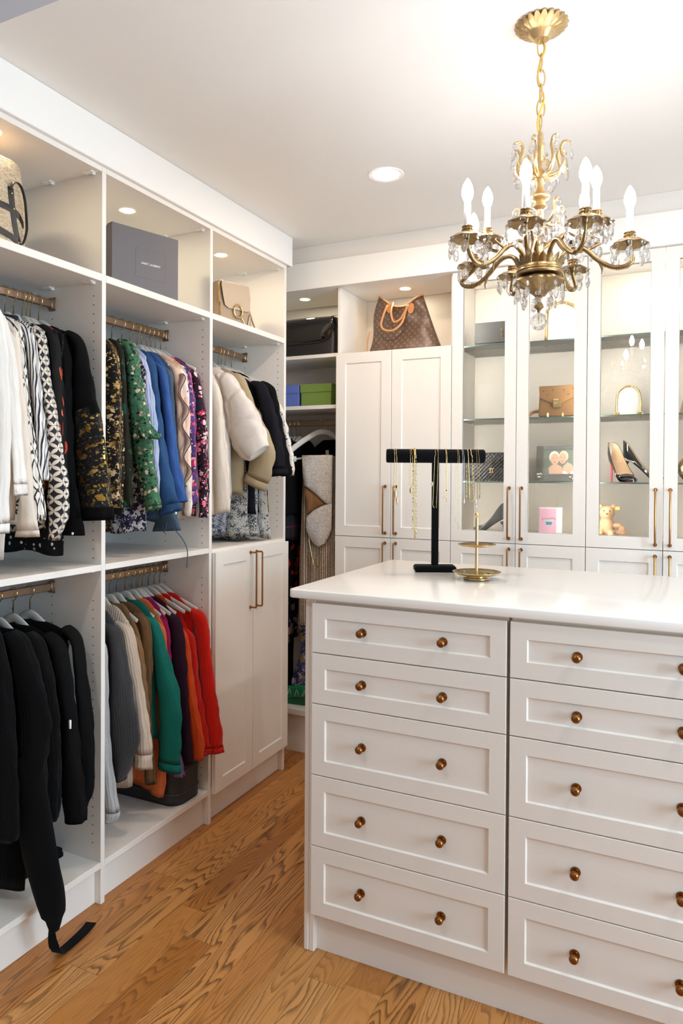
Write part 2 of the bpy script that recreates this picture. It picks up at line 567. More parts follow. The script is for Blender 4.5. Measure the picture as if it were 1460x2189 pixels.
WHITE = S(234, 228, 220)
M = {}
M['board'] = laminate('cabinet_board', WHITE, 2)
M['board_h'] = laminate('cabinet_board_horizontal', S(233, 227, 219), 0)
M['wall'] = painted('wall_paint', S(226, 220, 212))
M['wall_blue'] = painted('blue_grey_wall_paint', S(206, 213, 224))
M['ceiling'] = painted('ceiling_paint', S(240, 237, 232))
M['fascia'] = painted('fascia_paint', S(238, 235, 230), 0.5)
M['quartz'] = pm('white_quartz', S(240, 237, 232), 0.22, coat=0.2)
M['oak'] = oak()
M['gap'] = pm('floor_joint', S(46, 28, 12), 0.9)
M['hole'] = pm('peg_hole_dark', S(52, 46, 40), 0.9)
M['clip'] = pm('white_plastic', S(240, 238, 234), 0.35)
M['pull'] = brass('antique_brass', S(178, 124, 74), 0.3, 0.7)
M['knob'] = brass('aged_brass', S(160, 108, 60), 0.25, 0.6)
M['rail'] = brass('champagne_bronze', S(176, 148, 124), 0.38, 0.85)
M['gold'] = brass('polished_gold', S(232, 202, 144), 0.22, 0.85)
M['chand'] = brass('chandelier_brass', S(188, 158, 112), 0.36, 0.30)
M['chand_lit'] = brass('chandelier_brass_lit', S(232, 202, 150), 0.4, 0.6)  # paler brass: strong light on the upper parts put into the colour
M['hook'] = brass('hook_gold', S(232, 204, 150), 0.22, 0.9)
M['hanger'] = pm('hanger_flock', S(206, 202, 196), 0.85, sheen=0.3)
M['glass'] = thin_glass('door_glass', (0.97, 0.985, 0.975, 1))
M['shelfglass'] = thin_glass('shelf_glass', (0.975, 0.988, 0.982, 1))
M['glassedge'] = pm('glass_edge_green', S(112, 136, 128), 0.1)
M['crystal'] = crystal_mat()
M['bulb'] = emis('candle_bulb', (1.0, 0.94, 0.91, 1), BULB)
M['candle'] = pm('candle_sleeve_white', S(248, 244, 236), 0.5)
M['puck'] = emis('puck_led', (1.0, 0.87, 0.60, 1), PUCK)
M['puckb'] = emis('niche_led', (1.0, 0.88, 0.64, 1), 140.0)
M['strip'] = emis('fill_strip_led', (1.0, 0.94, 0.86, 1), FILL_STRIP)  # for the hidden strips added inside the glass cabinets
M['case'] = emis('case_led', (1.0, 0.94, 0.90, 1), CASE)
M['can'] = emis('can_led', (1.0, 0.78, 0.62, 1), CAN)
M['can_fill'] = emis('can_led_fill', (1.0, 1.0, 0.98, 1), CAN_FILL)  # unseen ceiling cans added as fill for the room
M['ring'] = pm('lamp_trim_white', S(245, 243, 240), 0.5)
M['velvet'] = pm('black_velvet', S(9, 9, 11), 0.95, sheen=0.03, spec=0.1)
M['black_patent'] = pm('black_patent', S(16, 16, 17), 0.10, coat=1.0)
M['black_leather'] = pm('black_leather', S(34, 33, 34), 0.42)
M['grey_leather'] = pm('grey_leather', S(70, 70, 72), 0.5)
M['taupe'] = pm('taupe_leather', S(188, 169, 146), 0.55)
M['taupe_dark'] = pm('taupe_suede', S(168, 147, 126), 0.85)
M['tan'] = pm('tan_leather', S(206, 150, 96), 0.5)
M['nat'] = pm('natural_leather', S(206, 146, 92), 0.5)
M['edge'] = pm('dark_edge_paint', S(52, 40, 32), 0.5)
M['nude'] = pm('nude_insole', S(224, 188, 148), 0.5)
M['red_sole'] = pm('red_sole', S(196, 34, 44), 0.3)
M['greybox'] = pm('charcoal_card', S(98, 96, 100), 0.55)
M['greybox_side'] = pm('charcoal_card_side', S(72, 72, 72), 0.6)
M['emboss'] = pm('embossed_line', S(86, 84, 87), 0.45)
M['white_print'] = pm('white_print', S(244, 243, 242), 0.6)
M['paper'] = pm('white_paper', S(246, 245, 243), 0.8)
M['straw'] = straw()
M['canvas'] = canvas_print()
M['letter'] = pm('monogram_letter', S(158, 128, 96), 0.5)
M['silver'] = brass('silver', S(214, 214, 214), 0.2, 0.9)
M['suitcase'] = pm('black_suitcase', S(44, 42, 41), 0.6)
M['zip'] = brass('zip_gold', S(190, 158, 90), 0.35, 0.8)
M['blue_card'] = pm('blue_card', S(92, 112, 186), 0.7)
M['green_card'] = fabric('green_card', S(122, 150, 74), wrinkle=0.02)

# ------------------------------------------------------------------ room shell
XR, YF = 2.5, -2.6
def shell(name, x0, x1, y0, y1, z0, z1, m):
    mb = MB(); mb.box(x0, x1, y0, y1, z0, z1, 0)
    return struct(name, mb, m)
fl = shell('floor', WB-.1, XR+.1, YF-.1, YW+.1, -0.12, -0.012, M['gap'])
shell('ceiling', WB-.1, XR+.1, YF-.1, YW+.1, CEIL, CEIL+.1, M['ceiling'])
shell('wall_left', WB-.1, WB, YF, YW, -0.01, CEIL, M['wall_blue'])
shell('wall_back', WB-.1, XR+.1, YW, YW+.1, -0.01, CEIL, M['wall'])
shell('wall_front', WB-.1, XR+.1, YF-.1, YF, -0.01, CEIL, M['wall'])
mb = MB()                                                   # wall at the right, with a window opening
wy0, wy1, wz0, wz1 = 0.30, 2.10, 0.55, 2.35
for a_, b_, c_, d_ in ((YF, wy0, 0, CEIL), (wy1, YW, 0, CEIL), (wy0, wy1, 0, wz0), (wy0, wy1, wz1, CEIL)):
    mb.box(XR, XR+.1, a_, b_, c_, d_, 0)
struct('wall_right', mb, M['wall'])
mb = MB()
for a_, b_, c_, d_ in ((wy0, wy0+.05, wz0, wz1), (wy1-.05, wy1, wz0, wz1), (wy0, wy1, wz0, wz0+.05), (wy0, wy1, wz1-.05, wz1), (1.18, 1.22, wz0, wz1)):
    mb.box(XR+.01, XR+.06, a_, b_, c_, d_, .003)
struct('window_1', mb, M['clip'])
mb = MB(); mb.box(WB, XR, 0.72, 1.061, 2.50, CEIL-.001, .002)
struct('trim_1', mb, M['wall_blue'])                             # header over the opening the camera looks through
mb = MB(); mb.box(WB, -1.8163, 1.061, 3.1895, 2.607, CEIL-.001, .002)
struct('trim_2', mb, M['fascia'])                           # deep fascia over the wardrobes
mb = MB(); mb.box(WB, XR, 3.317, YW-.001, 2.5205, 2.6643, .002)
struct('trim_3', mb, M['fascia'])                           # fascia over the back cabinets
mb = MB(); mb.box(WB, XR, 3.3464, YW-.001, 2.6643, CEIL-.001, 0)
struct('trim_4', mb, M['wall'])                             # wall strip between fascia and ceiling

# oak boards, each one an object of its own
PW, NXP = 0.1155, 40
lens = (0.9, 1.25, 1.6, 2.05)
pl_mesh = {}
for L in lens:
    mb = MB(); mb.box(0.0004, PW-.0004, 0.0004, L-.0004, -0.012, 0, 0.0009)
    me = mb.mesh('plank'); fix_normals(me); me.materials.append(M['oak']); pl_mesh[L] = me
rp = random.Random(3)
x = -2.387
k = 0
while x < XR:
    y = YF+rp.uniform(-.5, 0) if x > -1.95 else 0.6
    first = True
    while y < YW:
        L = rp.choice(lens)
        if x < -1.95 and y > 1.0: L = 2.05
        o = bpy.data.objects.new('plank', pl_mesh[L]); COL.objects.link(o)
        o.parent = fl; o.location = (x, y, 0)
        y += L; k += 1
    x += PW

# ------------------------------------------------------------------ joinery helpers
def fz(x0, y0, ax):
    """returns fn(a,b,d): 'b' faces the back row (towards -y), 'l' faces the wardrobe front (+x)"""
    if ax == 'b':
        return lambda a, b, d: (a, y0-d, b)
    return lambda a, b, d: (x0+d, a, b)

def shaker(mb, a0, a1, b0, b1, fn, th=0.02, rail=0.055, rec=0.006, hole=False, bev=0.004):
    """door or drawer front: frame standing proud of a recessed panel (or of an opening)"""
    e = 0.0012
    def rect(i, d):
        return [mb.V(fn(a0+i, b0+i, d)), mb.V(fn(a1-i, b0+i, d)), mb.V(fn(a1-i, b1-i, d)), mb.V(fn(a0+i, b1-i, d))]
    def strip(A, B):
        for i in range(4):
            j = (i+1) % 4
            mb.F((A[i], A[j], B[j], B[i]))
    back = rect(0, 0); side = rect(0, th-e); front = rect(e, th)
    inn = rect(rail, th)
    strip(back, side); strip(side, front); strip(front, inn)
    if hole:
        ib = rect(rail+bev*.5, 0)
        strip(inn, ib); strip(ib, back)
    else:
        pan = rect(rail+bev, th-rec)
        strip(inn, pan); mb.F(pan); mb.F(back[::-1])

def bar_pull(root, parent, fn, a, b0, b1, base_d, mat='pull'):
    mb = MB(root)
    for b in (b0, b1):
        s_ = 1 if b == b0 else -1
        mb.tube([fn(a, b, base_d), fn(a, b, base_d+.004)], [.0085, .0075], 12)
        mb.tube([fn(a, b, base_d+.004), fn(a, b, base_d+.03)], .0042, 8)
    ends = [fn(a, b0, base_d+.026), fn(a, b0, base_d+.031), fn(a, b0+.006, base_d+.034)]
    mb.tube(ends+[fn(a, b1-.006, base_d+.034), fn(a, b1, base_d+.031), fn(a, b1, base_d+.026)], .0042, 8)
    return obj('handle', mb, M[mat], parent, 40)

def knob(root, parent, fn, a, b, d):
    mb = MB(root)
    mb.tube([fn(a, b, d), fn(a, b, d+.002), fn(a, b, d+.003)], [.0135, .0135, .011], 20)
    P = [(0.003, .0052), (.012, .005), (.0145, .0075), (.018, .0105), (.022, .0122), (.026, .0122), (.030, .0098), (.0325, .006), (.0335, .001)]
    mb.tube([fn(a, b, d+q) for q, _ in P], [r for _, r in P], 20)
    return obj('knob', mb, M['knob'], parent, 50)

def puck(x, y, z, r, label, group, mk='puck'):
    t = thing('recessed_light', label, 'light', (x, y, z), group=group)
    mb = MB(); mb.lathe([(r*1.0, 0.0), (r*1.0, -.0015), (r*1.28, -.0025), (r*1.32, 0.0)], n=28, cap=False)
    obj('trim_ring', mb, M['ring'], t, 50)
    mb = MB(); mb.lathe([(r, -0.001), (r*.96, -0.0018)], n=28)
    obj('lamp_lens', mb, M[mk], t)
    return t

# ------------------------------------------------------------------ wardrobe on the long wall, one thing per bay
def holes(root, parent, y, segs):
    mb = MB(root)
    for x in (XL-.0385, XL-.2405, XL-.448):
        for z0, z1 in segs:
            z = z0
            while z < z1:
                c = [mb.V((x+.0026*math.cos(q*PI/4), y-.0004, z+.0026*math.sin(q*PI/4))) for q in range(8)]
                mb.F(c); z += .032
    obj('peg_hole', mb, M['hole'], parent, kind='stuff')

def rail(root, parent, y0, y1, z):
    mb = MB(root)
    mb.box(ROD_X-.0075, ROD_X+.0075, y0+.004, y1-.004, z-.0145, z+.0145, .003)
    r = obj('hanging_rail', mb, M['rail'], parent, 40)
    for ye in (y0+.0005, y1-.0165):
        mb = MB(root)
        mb.box(ROD_X-.0125, ROD_X+.0125, ye, ye+.016, z-.020, z+.019, .004)
        mb.box(ROD_X-.016, ROD_X+.016, ye+(0 if ye < y0+.1 else .012), ye+(.004 if ye < y0+.1 else .016), z-.024, z+.025, .002)
        obj('rail_bracket', mb, M['rail'], r, 40)

def bay(y0, y1, name, label, lower, left_panel=False, right_panel=True, right_is_end=False):
    """bay interior from y0 to y1 (dividers outside); lower is 'hang' or 'doors'"""
    root = Vector((XL, (y0+y1)/2, 0))
    t = thing(name, label, 'wardrobe', root)
    B = M['board']; H = M['board_h']
    def bx(nm, *a, mat=B, bev=.0012, parent=None, smooth=None):
        mb = MB(root); mb.box(*a, bev); return obj(nm, mb, mat, parent or t)
    def panel(y):
        p = bx('side_panel', WB+.001, XL, y, y+TP, 0.0, 2.6065)
        return p
    if left_panel: panel(y0-TP)
    if right_panel:
        p = panel(y1)
        if lower == 'hang': holes(root, t, y1, ((0.213, 1.09), (1.2284, 2.17)))
        else: holes(root, t, y1, ((1.26, 2.17),))
    g = .0004
    bx('top_panel', WB+.001, XL, y0+g, y1-g, 2.5874, 2.6065, mat=H)
    bx('shelf', WB+.001, XL, y0+g, y1-g, 2.2040, 2.2300, mat=H)
    if lower == 'hang':
        bx('shelf', WB+.001, XL, y0+g, y1-g, 1.1856, 1.2072, mat=H)
        bx('shelf', WB+.001, XL, y0+g, y1-g, 0.1290, 0.1510, mat=H)
    else:
        bx('shelf', WB+.001, XL, y0+g, y1-g, 1.1810, 1.2020, mat=H)
        bx('shelf', WB+.001, XL, y0+g, y1-g, 0.1290, 0.1500, mat=H)
    bx('toe_kick', XL-.05, XL-.027, y0+g, y1-g, 0.0, 0.1289)
    clips = [2.5874, 2.2040]+([1.1856] if lower == 'hang' else [])
    for z in clips:
        for xc in (XL-.045, XL-.245):
            mb = MB(root)
            mb.box(xc-.022, xc+.022, y1-.030, y1-.006, z-.0035, z-.0001, .0016)
            mb.box(xc+.006, xc+.016, y1-.016, y1-.001, z-.0075, z-.0001, .0014)
            obj('shelf_clip', mb, M['clip'], t)
    rail(root, t, y0, y1, ROD_UP)
    if lower == 'hang': rail(root, t, y0, y1, ROD_LO)
    else:
        fn = fz(XL+.0015, 0, 'l')
        ym = 2.8198
        for i, (a0, a1) in enumerate(((y0+.001, ym-.0015), (ym+.0015, y1+TP-.004))):
            mb = MB(root); shaker(mb, a0, a1, .130, 1.186, fn, rail=.057)
            d = obj('door', mb, B, t)
            a = ym-.026 if i == 0 else ym+.026
            bar_pull(root, d, fn, a, .905, 1.163, .02)
    return t

bay(D0+TP, D1, 'wardrobe_bay', 'tall open wardrobe bay with two rails holding white blouses above and black knits below', 'hang', left_panel=True)
bay(D1+TP, D2, 'wardrobe_bay', 'tall open wardrobe bay with two rails holding printed blouses above and bright knitwear below', 'hang')
bay(D2+TP, D3, 'wardrobe_bay', 'wardrobe bay with one rail of coats above a two-door base cupboard', 'doors')
G_ = 'small recessed lights in the open top shelves'
puck(-1.93, 1.50, 2.5874, .026, 'small recessed light above the straw basket bag on the top shelf', G_)
puck(-2.0086, 2.1851, 2.5874, .026, 'small recessed light above the charcoal lettered gift box', G_)
puck(-2.0005, 2.8149, 2.5874, .026, 'small recessed light above the taupe handbag with ring', G_)
puck(-1.912, 3.50, 2.5205, .026, 'small recessed light above the black patent bag in the corner', G_, 'puckb')
puck(-1.3165, 3.517, 2.5205, .026, 'small recessed light above the brown patterned tote', G_, 'puckb')
G2 = 'ceiling downlights'
puck(-1.0896, 2.6791, CEIL, .056, 'round ceiling downlight between the long wardrobe and the chandelier', G2, 'can')
puck(0.75, 2.68, CEIL, .056, 'added unseen ceiling downlight behind the island beyond the frame', G2, 'can_fill')
puck(0.75, 1.40, CEIL, .056, 'added unseen ceiling downlight above the far end of the island', G2, 'can_fill')
puck(-1.15, 0.30, CEIL, .056, 'added unseen ceiling downlight on the camera side of the header', G2, 'can_fill')  # out of view, added to light the aisle

# ------------------------------------------------------------------ cabinets on the back wall
YC = YB+.0215                      # carcass front
def back_unit(x0, x1, label, kind):
    root = Vector(((x0+x1)/2, YC, 0))
    t = thing('wall_cabinet', label, 'cabinet', root)
    B, H = M['board'], M['board_h']
    def bx(nm, *a, mat=B, bev=.0012, parent=None):
        mb = MB(root); mb.box(*a, bev); return obj(nm, mb, mat, parent or t)
    TH = .0185
    top = 2.5195
    if kind == 'open':
        bx('side_panel', x0, x0+TH, YC, YW-.001, 0, top)
        xa, xb = x0+TH+.0004, x1-.0004
        bx('back_panel', xa, xb, YW-.012, YW-.001, 1.86, top, mat=B)
        bx('shelf', xa, xb, YC, YW-.012, 2.1580, 2.1772, mat=H)
        bx('shelf', xa, xb, YC, YW-.012, 1.8835, 1.9040, mat=H)
        bx('shelf', xa, xb, YC, YW-.012, .2130, .2430, mat=H)
        bx('toe_kick', xa, xb, YC+.03, YC+.05, 0, .2128)
        mb = MB(root); mb.box(xa, xb, YC+.165, YC+.18, 1.806, 1.836, .003)
        obj('hanging_rail', mb, M['rail'], t, 40)
        return t
    bx('side_panel', x0, x0+TH, YC, YW-.001, 0, top)
    bx('side_panel', x1-.0095, x1-.0002, YC, YW-.001, 0, top)
    xa, xb = x0+TH+.0004, x1-.0099
    bx('back_panel', xa, xb, YW-.02, YW-.001, .11, top)
    bx('toe_kick', xa, xb, YC+.03, YC+.05, 0, .1098)
    bx('shelf', xa, xb, YC, YW-.02, .11, .13, mat=H)
    bx('shelf', xa, xb, YC, YW-.02, 1.2290, 1.2480, mat=H)
    fn = fz(0, YC-.0015, 'b')
    zt = 2.1675 if kind == 'solid' else 2.5185
    xm = (x0+x1)/2
    for i, (a0, a1) in enumerate(((x0+.0012, xm-.0013), (xm+.0013, x1-.0012))):
        a = xm-.030 if i == 0 else xm+.028
        mb = MB(root); shaker(mb, a0, a1, .115, ZS-.0014, fn, rail=.054)
        d = obj('door', mb, B, t); bar_pull(root, d, fn, a, .945, 1.1828, .02)
        mb = MB(root); shaker(mb, a0, a1, ZS+.0014, zt, fn, rail=.054, hole=(kind == 'glass'))
        d = obj('door', mb, B, t); bar_pull(root, d, fn, a, 1.2335, 1.472, .02)
        if kind == 'glass':
            mb = MB(root); mb.box(a0+.050, a1-.050, YC-.013, YC-.009, ZS+.05, zt-.05, 0)
            obj('glass_pane', mb, M['glass'], d)
    if kind == 'solid':
        bx('shelf', xa, xb, YC, YW-.02, 2.1480, 2.1670, mat=H)
    else:
        for z in (2.1650, 1.8070, 1.5030):
            mb = MB(root); mb.box(xa, xb, YC+.022, YW-.02, z-.0065, z, .0006)
            for q, f in enumerate(mb.f):
                if q < 26:
                    ys = [mb.v[w][1] for w in f]
                    if max(ys) < .024 and len(f) == 4: mb.m[q] = 1
            obj('glass_shelf', mb, [M['shelfglass'], M['glassedge']], t)
            mb = MB(root)
            for xc in (xa+.004, xb-.004):
                for yc in (YC+.06, YW-.07):
                    mb.box(xc-.004, xc+.004, yc-.005, yc+.005, z-.013, z-.0067, .001)
            obj('shelf_pin', mb, M['clip'], t)
        for xs in (xa+.003, xb-.010):
            mb = MB(root); mb.box(xs, xs+.007, YC+.004, YC+.011, 1.262, top-.03, .001)
            obj('fill_strip', mb, M['strip'], t)  # hidden strip added to brighten the shelves behind the glass
        mb = MB(root)
        mb.lathe([(.026, 0), (.025, -.002)], c=(xm, YC+.17, top-.0002), n=20)
        obj('lamp_lens', mb, M['case'], t)
    return t
back_unit(WB+.002, PX[0]-.0005, 'open corner hanging cabinet with two shelves over a rail of dresses', 'open')
back_unit(PX[0], PX[2]-.0005, 'tall cabinet with four solid doors below the brown tote niche', 'solid')
back_unit(PX[2], PX[4]-.0005, 'glass-door display cabinet holding a tan satchel and a framed couple photograph', 'glass')
back_unit(PX[4], PX[6]-.0005, 'glass-door display cabinet holding black pumps and a teddy bear', 'glass')
back_unit(PX[6], PX[6]+.63, 'glass-door display cabinet beyond the end of the island', 'glass')

# ------------------------------------------------------------------ island
ISL_B = 2.80
zs = (1.1255, .9671, .8061, .5806, .3554, .1338)
def island_unit(x0, x1, label, left, right):
    root = Vector(((x0+x1)/2, YI+.02, 0))
    t = thing('drawer_cabinet', label, 'drawer cabinet', root)
    B = M['board_h']
    def bx(nm, *a, mat=B, bev=.0012):
        mb = MB(root); mb.box(*a, bev); return obj(nm, mb, mat, t)
    yf = YI+.0215
    if left:
        bx('end_panel', -1.0746, -1.0570, yf-.0015, ISL_B, 0, 1.1362, mat=M['board'], bev=.003)
        bx('end_panel', -1.0569, -1.0383, yf, ISL_B, 0, 1.1362, mat=M['board'], bev=.002)
    cx0, cx1 = (x0 if not left else -1.0382), x1
    mb = MB(root)
    mb.box(cx0, cx1+(.0079 if left else 0), yf+.018, ISL_B, .1200, 1.1362, .0004)
    obj('carcass', mb, B, t)
    bx('top_rail', cx0, cx1-.0005, yf+.001, yf+.0175, 1.1115, 1.1362)
    bx('toe_kick', cx0, cx1+(.0081 if left else -.0005), yf+.022, yf+.045, 0, .1199, bev=.0001)
    fn = fz(0, yf-.0015, 'b')
    for k in range(5):
        mb = MB(root)
        shaker(mb, x0+.0035 if left else x0, x1-.0018, zs[k+1]+.0016, zs[k]-.0016, fn, rail=.046, rec=.006, bev=.0038)
        d = obj('drawer', mb, B, t)
        zc = (zs[k]+zs[k+1])/2
        w = x1-x0
        for a in (x0+.1755, x1-.1865) if left else (x0+.178, x1-.1865):
            knob(root, d, fn, a, zc-.001, .014)
    if right: bx('end_panel', x1, x1+.0185, yf, ISL_B, 0, 1.1362)
island_unit(-1.0426, -.4247, 'island drawer cabinet with end panel, nearest the wardrobe, five drawers', True, False)
island_unit(-.4165, .2045, 'island drawer cabinet cut by the photo edge, five drawers', False, True)
mb = MB()
x0, x1, y0, y1, r = -1.1185, .262, 1.9504-.002, 2.8415, .014
pl = []
for cx_, cy_, a0 in ((x1-r, y1-r, 0), (x0+r, y1-r, PI/2), (x0+r, y0+r, PI), (x1-r, y0+r, 1.5*PI)):
    for q in range(6): pl.append((cx_+r*math.cos(a0+q*PI/10), cy_+r*math.sin(a0+q*PI/10)))
cxm, cym = (x0+x1)/2, (y0+y1)/2
def ins(p, e): return (p[0]-(e if p[0] > cxm else -e), p[1]-(e if p[1] > cym else -e))
R = []
for z, e in ((1.1364, .003), (1.1385, .0005), (1.1395, 0), (1.1605, 0), (1.1625, .0006), (1.1641, .003)):
    R.append([(*ins(p, e), z) for p in pl])
mb.rings(R)
tag(obj('worktop', mb, M['quartz'], None, 40), 'white quartz worktop with rounded corners on the drawer island', 'worktop')

# ------------------------------------------------------------------ chandelier
CX, CYC = -0.348, 1.9713
ch = thing('chandelier', 'ornate brass candle chandelier with crystal drops hanging over the island', 'chandelier', (CX, CYC, CEIL))
CO = Vector((CX, CYC, CEIL))
def cpt(r, ang, z): return (CX+r*math.cos(ang), CYC+r*math.sin(ang), z)
def cobj(nm, mb, m, parent=None, smooth=45): return obj(nm, mb, m, parent or ch, smooth)
mb = MB(CO)
n = 88
R = []
for r, z, am in ((.020, 2.716, 0), (.026, 2.722, .03), (.034, 2.732, .05), (.036, 2.735, .0), (.044, 2.738, .02), (.060, 2.742, .12), (.067, 2.747, .16), (.065, 2.7575, .16)):
    R.append([(CX+r*(1+am*abs(math.sin(11*2*PI*i/n))-am*.5)*math.cos(2*PI*i/n), CYC+r*(1+am*abs(math.sin(11*2*PI*i/n))-am*.5)*math.sin(2*PI*i/n), z+.004*am/.09*abs(math.sin(11*2*PI*i/n))) for i in range(n)])
mb.rings(R)
cobj('canopy', mb, M['chand_lit'], smooth=30)
def link_mb():
    mb = MB()
    P = [(.0085*math.sin(t)*(1+.25*abs(math.sin(t))), 0, .0255*math.cos(t)) for t in [2*PI*i/18 for i in range(18)]]
    mb.tube(P, .0022, 7, closed=True, ref=(0, 1, 0))
    return mb
z = 2.700
first = None
k = 0
while z > 2.462:
    if first is None:
        first = obj('chain_link', link_mb(), M['gold'], ch, 60)
        o = first
    else:
        o = first.copy(); COL.objects.link(o); o.parent = ch
    o.location = Vector((CX, CYC, z-.004))-CO
    o.rotation_euler = (0, 0, (PI/2 if k % 2 else 0)+.45)
    z -= .0415; k += 1
mb = MB(CO)
P = [(CX+.0085*math.sin(q*.55), CYC+.0085*math.cos(q*.55), 2.722-q*.0118) for q in range(24)]
mb.tube(P, .0026, 7)
cobj('cord', mb, pm('gold_cord', S(236, 192, 70), 0.5))
# turned centre column
mb = MB(CO)
prof = [(.004, 2.470), (.008, 2.458), (.0075, 2.44), (.012, 2.432), (.009, 2.42), (.0085, 2.386), (.020, 2.378), (.028, 2.366), (.030, 2.357), (.024, 2.350), (.018, 2.344), (.010, 2.338), (.0085, 2.325), (.012, 2.305), (.022, 2.297), (.026, 2.290), (.024, 2.284), (.012, 2.278), (.016, 2.268), (.019, 2.262), (.010, 2.254), (.009, 2.225), (.016, 2.215), (.012, 2.208), (.009, 2.178), (.016, 2.166), (.022, 2.161), (.013, 2.154), (.012, 2.138), (.020, 2.132), (.022, 2.127), (.014, 2.112), (.011, 2.105)]
mb.lathe([(r, z) for r, z in prof], c=(CX, CYC, 0), n=26)
cobj('column', mb, M['chand_lit'])
# bowl with its ring of upright leaves
mb = MB(CO)
mb.lathe([(.030, 2.112), (.052, 2.106), (.058, 2.098), (.0585, 2.092), (.0615, 2.090), (.0625, 2.086), (.0605, 2.083), (.062, 2.080), (.0605, 2.0755), (.054, 2.073), (.044, 2.072)], c=(CX, CYC, 0), n=40)
bowl = cobj('bowl', mb, M['chand'])
def leaf_ring(name, count, r0, z0, r1, z1, w, parent, tilt_mid=.35, mat='chand', bulge=.004):
    for q in range(count):
        a = 2*PI*q/count
        mb = MB(CO)
        rows = []
        for t in (0, .3, .6, .85, 1.0):
            ww = w*(math.sin(PI*(.22+.78*t)) if t < 1 else .06)
            r = r0+(r1-r0)*t; zz = z0+(z1-z0)*t+bulge*math.sin(PI*t)
            c, s_ = math.cos(a), math.sin(a)
            row = []
            for u in (-1, -.45, 0, .45, 1):
                rr = r+.0022*(1-abs(u))*1.2
                row.append((CX+rr*c-u*ww*s_, CYC+rr*s_+u*ww*c, zz-.0015*abs(u)))
            rows.append(row)
        back = [[(p[0]-.0012*math.cos(a), p[1]-.0012*math.sin(a), p[2]-.0012) for p in row] for row in rows]
        R = [row+bk[::-1] for row, bk in zip(rows, back)]
        mb.rings(R)
        obj('leaf', mb, M[mat], parent, 60)
leaf_ring('leaf', 20, .052, 2.092, .072, 2.124, .0105, bowl)
mb = MB(CO)
n = 64; R = []
for r, z, am in ((.050, 2.071, .0), (.064, 2.062, .05), (.066, 2.056, .10), (.052, 2.049, .08), (.036, 2.040, .08), (.022, 2.030, .08), (.012, 2.020, .05), (.006, 2.012, 0), (.0065, 2.004, 0), (.0125, 1.994, 0), (.013, 1.989, 0), (.0055, 1.983, 0), (.004, 1.975, 0)):
    R.append([(CX+r*(1+am*math.cos(8*2*PI*i/n))*math.cos(2*PI*i/n), CYC+r*(1+am*math.cos(8*2*PI*i/n))*math.sin(2*PI*i/n), z) for i in range(n)])
mb.rings(R[::-1])
under = cobj('acanthus_cup', mb, M['chand'])
mb = MB(CO); mb.sphere((CX, CYC, 1.9505), .0235, 24, 14); mb.tube([(CX, CYC, 1.976), (CX, CYC, 1.972)], .003, 6)
cobj('crystal_ball', mb, M['crystal'], smooth=True)

def drop_mesh(L, Wd, nm):
    """faceted oval pendant below a small bead, hung from its top at the origin"""
    mb = MB()
    mb.sphere((0, 0, -.006), (.0072, .0045, .0072), 8, 4)
    R = []
    for t, w in ((0, .12), (.14, .62), (.38, 1.0), (.62, 1.0), (.86, .62), (1, .10)):
        R.append([(Wd*w*math.cos(2*PI*q/8), Wd*.42*w*math.sin(2*PI*q/8), -.0150-L*t) for q in range(8)])
    mb.rings(R)
    me = mb.mesh(nm); fix_normals(me); me.materials.append(M['crystal'])
    return me
DROP = drop_mesh(.034, .0112, 'crystal_drop')
DROP_S = drop_mesh(.024, .0095, 'crystal_drop')
def drops(parent, org, n, r, z, me=DROP, ph=0.0, cx=CX, cy=CYC):
    for q in range(n):
        a = ph+2*PI*q/n
        o = bpy.data.objects.new('crystal_drop', me); COL.objects.link(o); o.parent = parent
        o.location = Vector((cx+r*math.cos(a), cy+r*math.sin(a), z))-CO
        o.rotation_euler = (random.uniform(-.12, .12), random.uniform(-.12, .12), a+PI/2+random.uniform(-.4, .4))
drops(under, CO, 10, .062, 2.050)
drops(under, CO, 7, .044, 2.024, DROP_S, .3)

